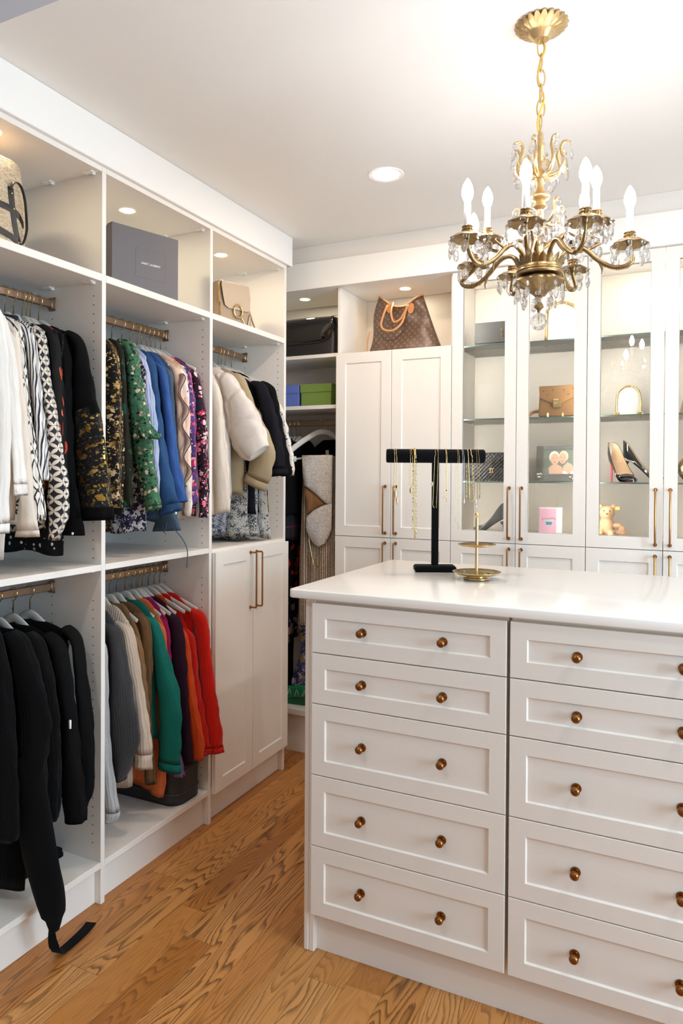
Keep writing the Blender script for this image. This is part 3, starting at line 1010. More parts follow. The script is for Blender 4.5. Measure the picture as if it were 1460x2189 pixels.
def arm(ang, rr, zc, mode):
    """one candle arm: tube, drip pan, candle sleeve, bulb and crystals"""
    mb = MB(CO)
    if mode == 'low':
        P = [(.048, 2.100), (.062, 2.128), (.088, 2.145), (.118, 2.136), (.150, 2.104), (.185, 2.082), (.216, 2.080), (.236, 2.096), (rr, zc-.032), (rr, zc-.02)]
        rad = [.0055, .006, .0062, .0066, .0064, .006, .0062, .0058, .0055, .007]
    else:
        P = [(.010, 2.150), (.040, 2.172), (.075, 2.190), (.105, 2.176), (.130, 2.172), (rr-.012, 2.186), (rr, zc-.03), (rr, zc-.02)]
        rad = [.0045]*7+[.006]
    Q = cr([(*cpt(r, ang, z), q) for (r, z), q in zip(P, rad)], 34)
    mb.tube([q[:3] for q in Q], [q[3] for q in Q], 9)
    if mode == 'low':
        for (r, z, dr, dz) in ((.126, 2.134, .030, .018), (.150, 2.104, .012, -.034)):       # curled acanthus tips
            T = cr([(*cpt(r, ang, z), .004), (*cpt(r+dr*.55, ang, z+dz*.35), .0036), (*cpt(r+dr*.95, ang, z+dz*.8), .0026), (*cpt(r+dr*.8, ang, z+dz*1.15), .001)], 9)
            mb.tube([q[:3] for q in T], [q[3] for q in T], 6)
        for r, z in ((.196, 2.0795), (.201, 2.0795)):
            mb.tube([cpt(r, ang, z), cpt(r+.0025, ang, z)], .0078, 10)
    A = cobj('arm', mb, M['chand'], smooth=60)
    px, py, _ = cpt(rr, ang, 0)
    mb = MB(CO); n = 48; R = []
    for r, z, am in ((.006, -.022, 0), (.010, -.010, 0), (.030, -.012, .04), (.0445, -.0215, .07), (.0455, -.020, .07), (.031, -.0095, .04), (.013, -.004, 0), (.0125, .000, .05), (.0150, .003, .08), (.0125, .006, .05), (.0120, .008, 0), (.0145, .0105, .05), (.013, .013, 0)):
        R.append([(px+r*(1+am*math.cos(8*2*PI*i/n))*math.cos(2*PI*i/n), py+r*(1+am*math.cos(8*2*PI*i/n))*math.sin(2*PI*i/n), zc+z) for i in range(n)])
    mb.rings(R)
    cobj('drip_pan', mb, M['chand'], A)
    mb = MB(CO); mb.lathe([(.0088, .012), (.0088, .070), (.0075, .0715)], c=(px, py, zc), n=18)
    cobj('candle_sleeve', mb, M['candle'], A)
    mb = MB(CO); mb.lathe([(.0066, .0716), (.0105, .080), (.0145, .092), (.0152, .100), (.0128, .113), (.0075, .126), (.0010, .135)], c=(px, py, zc), n=16)
    cobj('bulb', mb, M['bulb'], A, True)
    drops(A, CO, 8, .0450, zc-.020, DROP, ang, px, py)
    return A
ra = math.radians
cr0 = ra(YAW)                                   # the arms are turned about the chain as in the photo
for a, r in ((-152, .247), (-113, .252), (-80, .243), (-20, .228), (48, .215), (95, .225), (143, .198)):
    arm(ra(a)+cr0, r, 2.156, 'low')
for a, r in ((132, .174), (-5, .150), (40, .222)):
    arm(ra(a)+cr0, r, 2.236, 'up')
# crown of curled leaves with crystals round the column
mb = MB(CO)
for q in range(8):
    a = cr0+q*PI/4+.3
    T = cr([(*cpt(.016, a, 2.345), .006), (*cpt(.046, a, 2.348), .0055), (*cpt(.062, a, 2.375), .0055), (*cpt(.054, a, 2.408), .005), (*cpt(.062, a, 2.428), .0045), (*cpt(.080, a, 2.424), .003)], 18)
    mb.tube([t[:3] for t in T], [t[3] for t in T], 7)
crown = cobj('crown', mb, M['chand_lit'], smooth=60)
drops(crown, CO, 8, .079, 2.424, DROP, cr0+.3)
drops(crown, CO, 8, .070, 2.378, DROP, cr0+.7)
drops(crown, CO, 6, .046, 2.350, DROP_S, cr0+.55)
mb = MB(CO)
for q in range(5):
    a = cr0+q*2*PI/5+.15
    T = cr([(*cpt(.012, a, 2.222), .004), (*cpt(.035, a, 2.215), .004), (*cpt(.055, a, 2.235), .004), (*cpt(.052, a, 2.262), .0034), (*cpt(.064, a, 2.270), .0028), (*cpt(.072, a, 2.258), .0014)], 16)
    mb.tube([t[:3] for t in T], [t[3] for t in T], 7)
scroll = cobj('scroll_ring', mb, M['chand_lit'], smooth=60)
drops(scroll, CO, 5, .070, 2.262, DROP, cr0+.15)
drops(scroll, CO, 5, .052, 2.236, DROP, cr0+.7)
drops(scroll, CO, 6, .040, 2.214, DROP, cr0+.5)

# ------------------------------------------------------------------ hangers and clothes
F = M
def fab(key, m): F[key] = m
fab('white', fabric('white_blouse', S(236, 232, 226), S(222, 217, 210)))
fab('cream', fabric('cream_cloth', S(233, 222, 208), S(220, 206, 190)))
fab('chainp', circles('chain_link_print', S(236, 229, 218), S(38, 36, 40), .070, 'link', 1.8))
fab('stripe', stripes('navy_stripe', S(236, 232, 226), S(34, 36, 56), .0115, .42, .12))
fab('geo', circles('petal_lattice_print', S(28, 28, 36), S(228, 216, 200), .0265, 'petal', 1.0, .785))
fab('orange_fl', spots('black_with_orange_flowers', S(20, 18, 19), [(11, .20, [S(214, 78, 44), S(190, 62, 40), S(226, 110, 70)], 0), (17, .12, [S(54, 52, 30)], 3.3)], warp=.5))
fab('black', fabric('black_cloth', S(13, 12, 13), S(8, 8, 9), wrinkle=.35, spec=.12))
fab('polka', spots('black_white_dots', S(20, 19, 20), [(42, .20, [S(230, 228, 224)], 0)]))
fab('gold_fl', spots('black_with_gold_thread_flowers', S(22, 22, 24), [(120, .30, [S(36, 36, 38), S(52, 52, 54)], 1), (34, .26, [S(178, 142, 66), S(150, 116, 48), S(204, 178, 112)], 0), (90, .20, [S(196, 164, 84)], 5)], metal={1, 2}, warp=1.2))
fab('goldfloral', spots('black_and_gold_floral', S(20, 18, 18), [(34, .30, [S(176, 146, 92), S(214, 186, 150), S(120, 90, 40), S(52, 40, 26)], 0), (70, .30, [S(214, 188, 140), S(160, 126, 60), S(40, 34, 28)], 2)], warp=1.6))
fab('darkgreen', spots('dark_cloth_green_leaves', S(30, 26, 14), [(18, .26, [S(24, 92, 62), S(16, 66, 58)], 0)], warp=.8))
fab('tealtrim', fabric('bottle_green', S(16, 78, 66)))
fab('green', spots('green_floral', S(66, 112, 82), [(60, .34, [S(22, 36, 30), S(76, 126, 94), S(40, 80, 58)], 0), (52, .26, [S(222, 196, 172), S(204, 170, 148), S(66, 112, 82)], 4), (90, .2, [S(24, 40, 32)], 8)], warp=.8))
fab('lavender', stripes('pale_blue_stripe', S(188, 196, 220), S(128, 142, 186), .008, .35))
fab('zebra', spots('navy_zebra_print', S(224, 218, 220), [(48, .42, [S(36, 34, 58), S(60, 58, 86)], 0)], warp=2.5))
fab('navyblue', fabric('denim_blue', S(50, 86, 128), S(36, 66, 104)))
fab('blue', fabric('cornflower_blue', S(62, 98, 160), S(48, 82, 142)))
fab('slate', fabric('slate_blue', S(84, 102, 120), S(64, 80, 98)))
fab('peach', fabric('peach_blouse', S(222, 190, 170), S(206, 172, 152)))
fab('creamy', spots('cream_print', S(228, 206, 186), [(14, .25, [S(82, 106, 176), S(220, 176, 70), S(240, 232, 226)], 0)], warp=1.2))
fab('pink', spots('pink_and_violet_floral', S(70, 56, 108), [(30, .40, [S(216, 84, 116), S(226, 142, 150), S(180, 44, 88), S(86, 66, 130)], 0), (52, .22, [S(232, 180, 170), S(120, 60, 130)], 3)], warp=1.2))
fab('pinkblack', spots('black_ground_pink_flowers', S(38, 24, 34), [(44, .36, [S(214, 62, 98), S(230, 120, 140), S(240, 206, 206), S(40, 40, 54)], 0), (80, .22, [S(238, 214, 212), S(200, 40, 80)], 3)], warp=.8))
fab('puffer', quilted('quilted_cream', S(230, 222, 214), S(216, 206, 198)))
fab('khaki', fabric('khaki_wool', S(172, 156, 126), S(158, 140, 110), wrinkle=.2))
fab('navycoat', fabric('navy_wool', S(25, 25, 32), S(18, 18, 24), wrinkle=.2, spec=.12))
fab('speckle', spots('speckled_knit', S(222, 216, 208), [(70, .26, [S(52, 50, 50), S(120, 116, 112), S(232, 228, 222)], 0)], warp=1.0))
fab('snake', snake('snakeskin_print', S(206, 204, 198), S(58, 62, 64)))
fab('snakepale', snake('snakeskin_print_pale', S(222, 219, 212), S(120, 120, 118)))
fab('snakeblue', snake('snakeskin_print_cool', S(188, 192, 204), S(56, 62, 80)))
fab('olive', fabric('olive_cloth', S(98, 112, 62)))
fab('lgrey', knit('light_grey_knit', S(190, 190, 190)))
fab('charcoal', knit('charcoal_melange', S(74, 74, 76), 300, S(48, 48, 50)))
fab('creamk', knit('cream_knit', S(222, 202, 182), 200))
fab('tan', fabric('tan_knit', S(140, 108, 74), S(120, 90, 60)))
fab('brown', fabric('brown_ruched', S(118, 88, 58), S(98, 72, 46), wrinkle=.9))
fab('teal', fabric('teal_cloth', S(18, 116, 104), S(12, 98, 88)))
fab('coral', fabric('coral_cloth', S(228, 124, 74), S(212, 106, 56)))
fab('orangec', fabric('orange_cloth', S(222, 100, 34), S(204, 86, 26)))
fab('magenta', fabric('magenta_cloth', S(160, 28, 96), S(140, 20, 80)))
fab('purple', fabric('aubergine_cloth', S(50, 28, 46), S(38, 20, 36), wrinkle=.3, spec=.12))
fab('lavc', fabric('lilac_cloth', S(140, 116, 176)))
fab('orangek', knit('orange_knit', S(222, 80, 26), 160))
fab('redA', knit('scarlet_knit', S(206, 32, 22), 220))
fab('redB', knit('red_knit', S(224, 40, 28), 220, S(176, 22, 14)))
fab('bknit', knit('black_knit', S(12, 12, 13), 200, S(7, 7, 8), sheen=.03))
fab('beads', sequin('bead_columns', S(206, 172, 134), S(238, 222, 200), 420, True))
fab('sequins', sequin('silver_sequins', S(214, 206, 196), S(250, 247, 242), 260))
fab('mesh_tan', fabric('tan_lining', S(152, 110, 74), S(138, 98, 64), wrinkle=.5))
fab('plaid', plaid('dark_plaid'))
fab('redblack', spots('black_with_red_flowers', S(16, 14, 15), [(16, .3, [S(186, 60, 34), S(150, 40, 30)], 0)], warp=.8))
fab('darkfloral', spots('navy_floral', S(24, 24, 38), [(14, .34, [S(208, 160, 146), S(60, 62, 100), S(150, 140, 150)], 0), (30, .2, [S(190, 180, 186), S(40, 42, 74)], 2)], warp=1.0))
fab('scarf', spots('blue_and_gold_scarf_print', S(62, 70, 112), [(26, .36, [S(176, 160, 190), S(48, 50, 76), S(150, 120, 60), S(84, 104, 160)], 0), (60, .25, [S(190, 182, 204), S(40, 40, 60)], 2)], warp=2.0))
fab('grey_lining', fabric('grey_lining', S(150, 152, 158)))
fab('trim_dark', pm('dark_piping', S(40, 30, 32), .7))

def hanger(c, rod_z, rot, label, tilt=0.0, w=.205):
    """flocked hanger with a brass hook over the rail; c is the point of the rail it hangs from"""
    zn = rod_z-.0735
    t = thing('clothes_hanger', label, 'hanger', (c[0], c[1], zn), (0, tilt, rot), 'flocked clothes hangers')
    mb = MB()
    k_ = w/.205
    half = [(0, 0), (.018, -.003), (.036*k_, -.012), (.06*k_, -.026), (.085*k_, -.040), (.15*k_, -.062), (w, -.082)]
    P = [(-x, 0, z-.012) for x, z in half[::-1]]+[(x, 0, z-.012) for x, z in half[1:]]
    rad = [.008, .011, .014, .016, .0165, .0165, .0165]
    Q = cr([(*p, r) for p, r in zip(P, rad+rad[:-1][::-1])], 37)
    mb.tube([q[:3] for q in Q], [q[3] for q in Q], 8, flat=.32, ref=(0, 0, 1))
    obj('hanger_arm', mb, M['hanger'], t, True)
    mb = MB()
    H = [(0, 0, -.004), (0, 0, .044), (.006, 0, .050)]+[(.0205*math.cos(a), 0, .0735+.0205*math.sin(a)) for a in [math.radians(v) for v in (-50, -20, 10, 40, 70, 100, 130, 160, 185)]]
    mb.tube(H, .0021, 7)
    obj('hook', mb, M['hook'], t, True)
    return t

def garment(g, name, cat, label, mat, rod_z=ROD_UP, rot=0.0, cx=ROD_X, cuff=None, cuff_len=.05, collar=None, seed=None, extra=None, flare=0.0, sleeves=True, rows=26, puff=0.0):
    """hanging garment: a lofted body and two tapered sleeves, all folds in the mesh. g holds plane position, sleeve path (x,z,half width), hem and body sizes"""
    y = g['y']; ry = g['ry']; sp = g['s']
    rnd = random.Random(seed if seed is not None else hash(name+label) % 1000 if False else sum(map(ord, label)))
    ph = [rnd.uniform(0, 6.28) for _ in range(8)]
    uo, vo = rnd.uniform(0, 9), rnd.uniform(0, 9)
    zN = rod_z-.092
    rx0 = ROD_X if rot == 0 else 0.0
    sx = sp[0][0]-rx0
    zs_ = min(sp[0][1]+.035, zN-.035)
    bw = max(.10, min(g['bw'], sx+.012))
    bt = min(g['bt'], ry*1.0)
    hem = g['hem']; nk = min(.072, bw*.55)
    root = thing(name, label, cat, (cx, y, zN) if rot == 0 else (cx, y, zN), (0, 0, rot))
    mb = MB()
    n = 40; R = []; U = []
    nt = 7
    for i in range(rows):
        if i < nt:
            f = i/(nt-1)
            hw = nk+(bw-nk)*f; z = zN-.012-(zN-.012-zs_)*(f**1.5)
            th = .012+(bt-.012)*f; am = 0.0
        else:
            f = (i-nt+1)/(rows-nt)
            z = zs_+(hem-zs_)*f
            hw = bw*(1-.06*math.sin(PI*min(1, f*1.4))+flare*f); th = bt*(1+.10*f+puff*f**5); am = f
        ring = []; uvr = []
        for q in range(n):
            a = 2*PI*q/n
            ca, sa = math.cos(a), math.sin(a)
            xx = hw*math.copysign(abs(ca)**.85, ca)
            fold = 1+am*(.28*math.sin(xx/hw*7+ph[0])+.2*math.sin(xx/hw*13+ph[1]+z*3))
            yy = th*sa*max(.35, fold)*.85
            xx *= 1+.03*am*math.sin(z*21+ph[2])
            yy = max(-th*1.2, min(th*1.2, yy+th*.16*am*math.sin(xx*30+ph[3])))
            dz = .008*am*math.sin(xx*26+ph[4]) if i == rows-1 else 0
            ring.append((xx, yy, z-zN+dz))
            uvr.append((uo+xx+(0.5 if sa < 0 else 0), vo+z))
        R.append(ring); U.append(uvr)
    R.append([(p[0]*.96, p[1]*.8, p[2]+.02) for p in R[-1]]); U.append(U[-1])
    mb.rings(R, True, True, uvs=U)
    obj('body', mb, mat, root, True)
    if sleeves:
        base = [(sp[0][0]-.055, sp[0][1]+.052, .014), (sp[0][0]-.022, sp[0][1]+.034, max(.016, sp[0][2]*.8))]+list(sp)
        ns = 30
        Q = cr(base, ns)
        L = 0; cum = [0]; pmean = (sum(max(.01, q[2]) for q in Q)/ns+ry)/2
        for a_, b_ in zip(Q, Q[1:]):
            L += math.hypot(b_[0]-a_[0], b_[1]-a_[1]); cum.append(L)
        for side in (1, -1):
            mb = MB(); cmb = MB(); m_ = 18
            RR = []; UU = []; CRR = []; CU = []
            for i, (px, pz, pr) in enumerate(Q):
                j0, j1 = max(i-1, 0), min(i+1, ns-1)
                tx, tz = Q[j1][0]-Q[j0][0], Q[j1][1]-Q[j0][1]
                l_ = math.hypot(tx, tz) or 1
                nx, nz = -tz/l_, tx/l_
                f = cum[i]/L
                pr = max(pr, .010)
                grow = min(1, f*3)
                ring = []; uvr = []
                for q in range(m_):
                    a = 2*PI*q/m_
                    w1 = 1+grow*(.10*math.sin(3*a+ph[5]+f*5)+.07*math.sin(5*a+ph[6]-f*9))
                    wy = 1+grow*(.16*math.sin(2*a+ph[7]+f*7))
                    wr = grow*.004*math.sin(f*38+3*math.sin(a+ph[1])+ph[2])
                    da = (pr*w1+wr)*math.cos(a)
                    lx = px-rx0+nx*da; lz = pz-zN+nz*da
                    ly = max(-ry*1.02, min(ry*1.02, ry*.95*wy*math.sin(a)))
                    sgn = side
                    ring.append((lx*sgn if side == 1 else -lx, ly, lz))
                    uvr.append((uo+3+a*pmean, vo-cum[i]))
                RR.append(ring); UU.append(uvr)
            k = ns
            if cuff is not None:
                k = next(i for i in range(ns) if L-cum[i] <= cuff_len)
            sr = RR[:k+1 if cuff is not None else ns]
            su = UU[:len(sr)]
            c_ = [sum(p[q] for p in sr[-1])/m_ for q in range(3)]
            sr = sr+[[tuple(c_[q]+(p[q]-c_[q])*.8+(.018 if q == 2 else 0) for q in range(3)) for p in sr[-1]]]
            su = su+[su[-1]]
            mb.rings(sr, True, True, uvs=su)
            s_o = obj('sleeve', mb, mat, root, True)
            if cuff is not None:
                ck = RR[k:]
                out = []
                for ring in ck:
                    cc = [sum(p[q] for p in ring)/m_ for q in range(3)]
                    out.append([tuple(cc[q]+(p[q]-cc[q])*(1.04 if q != 1 else 1.0) for q in range(3)) for p in ring])
                cc = [sum(p[q] for p in out[-1])/m_ for q in range(3)]
                out.append([tuple(cc[q]+(p[q]-cc[q])*.82+(.02 if q == 2 else 0) for q in range(3)) for p in out[-1]])
                cmb.rings(out, True, True, uvs=UU[k:]+[UU[-1]])
                obj('cuff', cmb, cuff, s_o, True)
    if collar is not None:
        mb = MB()
        P = [(.060*math.cos(a), bt*.62*math.sin(a), .004+.014*math.cos(a*2)*0-.010*abs(math.cos(a))) for a in [2*PI*q/22 for q in range(22)]]
        mb.tube(P, .010, 8, closed=True, ref=(0, 0, 1), flat=.5)
        obj('collar', mb, collar, root, True)
    return root

GD = {
    'W0': {'y': 1.455, 'ry': 0.026, 's': [(-1.841, 1.986, 0.012), (-1.829, 1.91, 0.02), (-1.824, 1.756, 0.028), (-1.826, 1.558, 0.025), (-1.819, 1.426, 0.013), (-1.814, 1.347, 0.012)], 'hem': 1.314, 'bw': 0.19, 'bt': 0.028},
    'W1': {'y': 1.515, 'ry': 0.026, 's': [(-1.895, 1.98, 0.013), (-1.865, 1.877, 0.012), (-1.849, 1.763, 0.012), (-1.832, 1.627, 0.012), (-1.816, 1.514, 0.012), (-1.811, 1.46, 0.012)], 'hem': 1.26, 'bw': 0.19, 'bt': 0.028},
    'W2': {'y': 1.575, 'ry': 0.024, 's': [(-1.917, 1.946, 0.013), (-1.905, 1.842, 0.013), (-1.883, 1.701, 0.013), (-1.868, 1.56, 0.013), (-1.857, 1.444, 0.018), (-1.851, 1.327, 0.048)], 'hem': 1.372, 'bw': 0.19, 'bt': 0.028},
    'chain': {'y': 1.63, 'ry': 0.02, 's': [(-1.965, 1.984, 0.013), (-1.944, 1.851, 0.013), (-1.92, 1.706, 0.013), (-1.893, 1.561, 0.014), (-1.869, 1.442, 0.014), (-1.862, 1.375, 0.014)], 'hem': 1.351, 'bw': 0.19, 'bt': 0.028},
    'stripe': {'y': 1.665, 'ry': 0.018, 's': [(-1.948, 1.974, 0.013), (-1.931, 1.895, 0.018), (-1.917, 1.796, 0.018), (-1.896, 1.659, 0.018), (-1.885, 1.562, 0.013), (-1.882, 1.504, 0.013)], 'hem': 1.353, 'bw': 0.19, 'bt': 0.028},
    'geo': {'y': 1.7, 'ry': 0.022, 's': [(-1.933, 1.969, 0.013), (-1.917, 1.859, 0.013), (-1.89, 1.735, 0.021), (-1.871, 1.611, 0.028), (-1.858, 1.489, 0.039), (-1.859, 1.396, 0.038), (-1.875, 1.307, 0.013)], 'hem': 1.334, 'bw': 0.19, 'bt': 0.028},
    'orange': {'y': 1.735, 'ry': 0.02, 's': [(-1.914, 1.974, 0.017), (-1.9, 1.863, 0.017), (-1.889, 1.763, 0.016), (-1.884, 1.638, 0.019), (-1.882, 1.538, 0.022), (-1.876, 1.414, 0.019)], 'hem': 1.315, 'bw': 0.19, 'bt': 0.028},
    'black': {'y': 1.768, 'ry': 0.02, 's': [(-1.91, 1.974, 0.014), (-1.898, 1.907, 0.021), (-1.894, 1.791, 0.017), (-1.885, 1.639, 0.02), (-1.879, 1.513, 0.022), (-1.867, 1.362, 0.045), (-1.865, 1.317, 0.049)], 'hem': 1.309, 'bw': 0.19, 'bt': 0.028},
    'goldblack': {'y': 1.805, 'ry': 0.024, 's': [(-1.868, 1.962, 0.018), (-1.86, 1.9, 0.029), (-1.845, 1.793, 0.043), (-1.825, 1.691, 0.058), (-1.811, 1.589, 0.068), (-1.798, 1.463, 0.073), (-1.792, 1.368, 0.07)], 'hem': 1.411, 'bw': 0.19, 'bt': 0.028},
    'goldfloral': {'y': 2.03, 'ry': 0.026, 's': [(-1.95, 1.983, 0.032), (-1.941, 1.904, 0.042), (-1.936, 1.736, 0.047), (-1.935, 1.569, 0.047), (-1.937, 1.401, 0.045)], 'hem': 1.303, 'bw': 0.215, 'bt': 0.028},
    'darkgreen': {'y': 2.1, 'ry': 0.016, 's': [(-1.964, 1.995, 0.014), (-1.952, 1.857, 0.017), (-1.94, 1.685, 0.021), (-1.934, 1.513, 0.024), (-1.928, 1.398, 0.026)], 'hem': 1.375, 'bw': 0.19, 'bt': 0.028},
    'green': {'y': 2.165, 'ry': 0.026, 's': [(-1.967, 2.005, 0.03), (-1.954, 1.923, 0.032), (-1.938, 1.805, 0.036), (-1.913, 1.688, 0.047), (-1.894, 1.571, 0.042), (-1.866, 1.455, 0.04), (-1.849, 1.386, 0.034)], 'hem': 1.401, 'bw': 0.2, 'bt': 0.028},
    'lavender': {'y': 2.222, 'ry': 0.018, 's': [(-1.953, 1.966, 0.015), (-1.932, 1.869, 0.019), (-1.915, 1.774, 0.021), (-1.903, 1.631, 0.021), (-1.895, 1.513, 0.021), (-1.887, 1.407, 0.016)], 'hem': 1.416, 'bw': 0.19, 'bt': 0.028},
    'navyblue': {'y': 2.27, 'ry': 0.022, 's': [(-1.959, 1.967, 0.022), (-1.943, 1.845, 0.027), (-1.925, 1.724, 0.029), (-1.901, 1.573, 0.033), (-1.876, 1.453, 0.043), (-1.857, 1.37, 0.055)], 'hem': 1.366, 'bw': 0.19, 'bt': 0.028},
    'blue': {'y': 2.315, 'ry': 0.018, 's': [(-1.935, 1.941, 0.02), (-1.915, 1.818, 0.025), (-1.897, 1.696, 0.027), (-1.88, 1.574, 0.029), (-1.855, 1.465, 0.031), (-1.845, 1.41, 0.033)], 'hem': 1.389, 'bw': 0.19, 'bt': 0.028},
    'slate': {'y': 2.34, 'ry': 0.014, 's': [(-1.921, 1.931, 0.018), (-1.911, 1.82, 0.016), (-1.899, 1.697, 0.015), (-1.898, 1.574, 0.024), (-1.928, 1.389, 0.041), (-1.926, 1.29, 0.075)], 'hem': 1.325, 'bw': 0.19, 'bt': 0.028},
    'peach': {'y': 2.372, 'ry': 0.018, 's': [(-1.91, 1.947, 0.018), (-1.892, 1.823, 0.02), (-1.882, 1.699, 0.018), (-1.874, 1.575, 0.015), (-1.869, 1.476, 0.015)], 'hem': 1.45, 'bw': 0.19, 'bt': 0.028},
    'cream9': {'y': 2.4, 'ry': 0.012, 's': [(-1.893, 1.931, 0.017), (-1.883, 1.825, 0.019), (-1.877, 1.7, 0.017), (-1.868, 1.513, 0.017), (-1.872, 1.351, 0.021)], 'hem': 1.331, 'bw': 0.19, 'bt': 0.028},
    'pink': {'y': 2.428, 'ry': 0.016, 's': [(-1.892, 1.941, 0.015), (-1.876, 1.827, 0.02), (-1.872, 1.702, 0.02), (-1.867, 1.513, 0.024), (-1.861, 1.4, 0.022)], 'hem': 1.386, 'bw': 0.19, 'bt': 0.028},
    'pinkblack': {'y': 2.462, 'ry': 0.018, 's': [(-1.875, 1.932, 0.019), (-1.855, 1.798, 0.028), (-1.843, 1.64, 0.028), (-1.834, 1.482, 0.023), (-1.836, 1.343, 0.02)], 'hem': 1.353, 'bw': 0.19, 'bt': 0.028},
    'creamlong': {'y': 2.7, 'ry': 0.022, 's': [(-1.95, 1.918, 0.027), (-1.938, 1.821, 0.034), (-1.927, 1.647, 0.041), (-1.913, 1.508, 0.042), (-1.898, 1.349, 0.038)], 'hem': 1.334, 'bw': 0.2, 'bt': 0.028},
    'puffer': {'y': 2.765, 'ry': 0.035, 's': [(-1.913, 1.945, 0.045), (-1.877, 1.859, 0.069), (-1.833, 1.767, 0.092), (-1.787, 1.682, 0.087), (-1.749, 1.626, 0.057)], 'hem': 1.431, 'bw': 0.21, 'bt': 0.045},
    'khaki': {'y': 2.83, 'ry': 0.026, 's': [(-1.891, 1.952, 0.036), (-1.851, 1.843, 0.043), (-1.8, 1.721, 0.051), (-1.766, 1.636, 0.059), (-1.782, 1.558, 0.064), (-1.815, 1.473, 0.056)], 'hem': 1.43, 'bw': 0.21, 'bt': 0.028},
    'navycoat': {'y': 2.895, 'ry': 0.03, 's': [(-1.808, 1.919, 0.033), (-1.778, 1.832, 0.037), (-1.753, 1.724, 0.042), (-1.733, 1.616, 0.044), (-1.722, 1.523, 0.042)], 'hem': 1.342, 'bw': 0.22, 'bt': 0.028},
    'blackcoat': {'y': 2.955, 'ry': 0.024, 's': [(-1.796, 1.925, 0.023), (-1.773, 1.837, 0.021), (-1.751, 1.727, 0.026), (-1.729, 1.618, 0.03), (-1.714, 1.523, 0.028)], 'hem': 1.334, 'bw': 0.21, 'bt': 0.028},
    'speckle': {'y': 3.01, 'ry': 0.014, 's': [(-1.778, 1.841, 0.017), (-1.76, 1.782, 0.017), (-1.743, 1.708, 0.017), (-1.723, 1.619, 0.019), (-1.716, 1.524, 0.016)], 'hem': 1.215, 'bw': 0.2, 'bt': 0.028},
    'snakea': {'y': 2.8, 'ry': 0.02, 's': [(-1.976, 1.902, 0.016), (-1.962, 1.83, 0.016), (-1.954, 1.758, 0.016)], 'hem': 1.232, 'bw': 0.2, 'bt': 0.04},
    'snakeb': {'y': 2.92, 'ry': 0.02, 's': [(-1.884, 1.911, 0.017), (-1.871, 1.837, 0.016), (-1.861, 1.764, 0.016)], 'hem': 1.216, 'bw': 0.2, 'bt': 0.045},
    'lgrey': {'y': 1.985, 'ry': 0.022, 's': [(-1.94, 0.858, 0.016), (-1.934, 0.697, 0.018), (-1.923, 0.53, 0.019), (-1.91, 0.398, 0.025), (-1.893, 0.273, 0.029), (-1.9, 0.231, 0.014)], 'hem': 0.424, 'bw': 0.19, 'bt': 0.028},
    'charcoal': {'y': 2.045, 'ry': 0.03, 's': [(-1.931, 0.9, 0.029), (-1.913, 0.786, 0.04), (-1.901, 0.65, 0.058), (-1.889, 0.55, 0.066), (-1.891, 0.467, 0.048), (-1.9, 0.363, 0.014)], 'hem': 0.363, 'bw': 0.2, 'bt': 0.028},
    'cream3': {'y': 2.11, 'ry': 0.026, 's': [(-1.926, 0.895, 0.024), (-1.903, 0.771, 0.03), (-1.88, 0.635, 0.035), (-1.859, 0.498, 0.043), (-1.857, 0.395, 0.046)], 'hem': 0.308, 'bw': 0.2, 'bt': 0.028},
    'tan': {'y': 2.155, 'ry': 0.016, 's': [(-1.919, 0.851, 0.018), (-1.902, 0.725, 0.021), (-1.888, 0.62, 0.02), (-1.876, 0.516, 0.018)], 'hem': 0.465, 'bw': 0.19, 'bt': 0.028},
    'brown': {'y': 2.195, 'ry': 0.018, 's': [(-1.917, 0.914, 0.024), (-1.907, 0.786, 0.024), (-1.905, 0.642, 0.014), (-1.9, 0.499, 0.014), (-1.89, 0.292, 0.025)], 'hem': 0.495, 'bw': 0.19, 'bt': 0.028},
    'teal': {'y': 2.245, 'ry': 0.024, 's': [(-1.914, 0.89, 0.031), (-1.877, 0.763, 0.041), (-1.842, 0.637, 0.053), (-1.828, 0.53, 0.053), (-1.83, 0.421, 0.05), (-1.831, 0.334, 0.049)], 'hem': 0.452, 'bw': 0.2, 'bt': 0.028},
    'coral': {'y': 2.285, 'ry': 0.014, 's': [(-1.913, 0.875, 0.023), (-1.904, 0.795, 0.023), (-1.894, 0.618, 0.028), (-1.9, 0.395, 0.025), (-1.936, 0.202, 0.036)], 'hem': 0.23, 'bw': 0.19, 'bt': 0.028},
    'magenta': {'y': 2.312, 'ry': 0.013, 's': [(-1.912, 0.885, 0.018), (-1.903, 0.789, 0.018), (-1.897, 0.648, 0.018), (-1.892, 0.499, 0.018)], 'hem': 0.455, 'bw': 0.19, 'bt': 0.028},
    'purple': {'y': 2.348, 'ry': 0.022, 's': [(-1.885, 0.888, 0.03), (-1.869, 0.754, 0.033), (-1.856, 0.606, 0.03), (-1.837, 0.459, 0.025), (-1.82, 0.327, 0.022)], 'hem': 0.324, 'bw': 0.19, 'bt': 0.028},
    'lavcuff': {'y': 2.325, 'ry': 0.014, 's': [(-1.894, 0.682, 0.018), (-1.879, 0.534, 0.018), (-1.865, 0.387, 0.023), (-1.851, 0.278, 0.033)], 'hem': 0.38, 'bw': 0.19, 'bt': 0.028},
    'orangek': {'y': 2.388, 'ry': 0.02, 's': [(-1.87, 0.821, 0.015), (-1.851, 0.709, 0.015), (-1.831, 0.56, 0.02), (-1.808, 0.413, 0.031), (-1.8, 0.335, 0.023)], 'hem': 0.359, 'bw': 0.19, 'bt': 0.028},
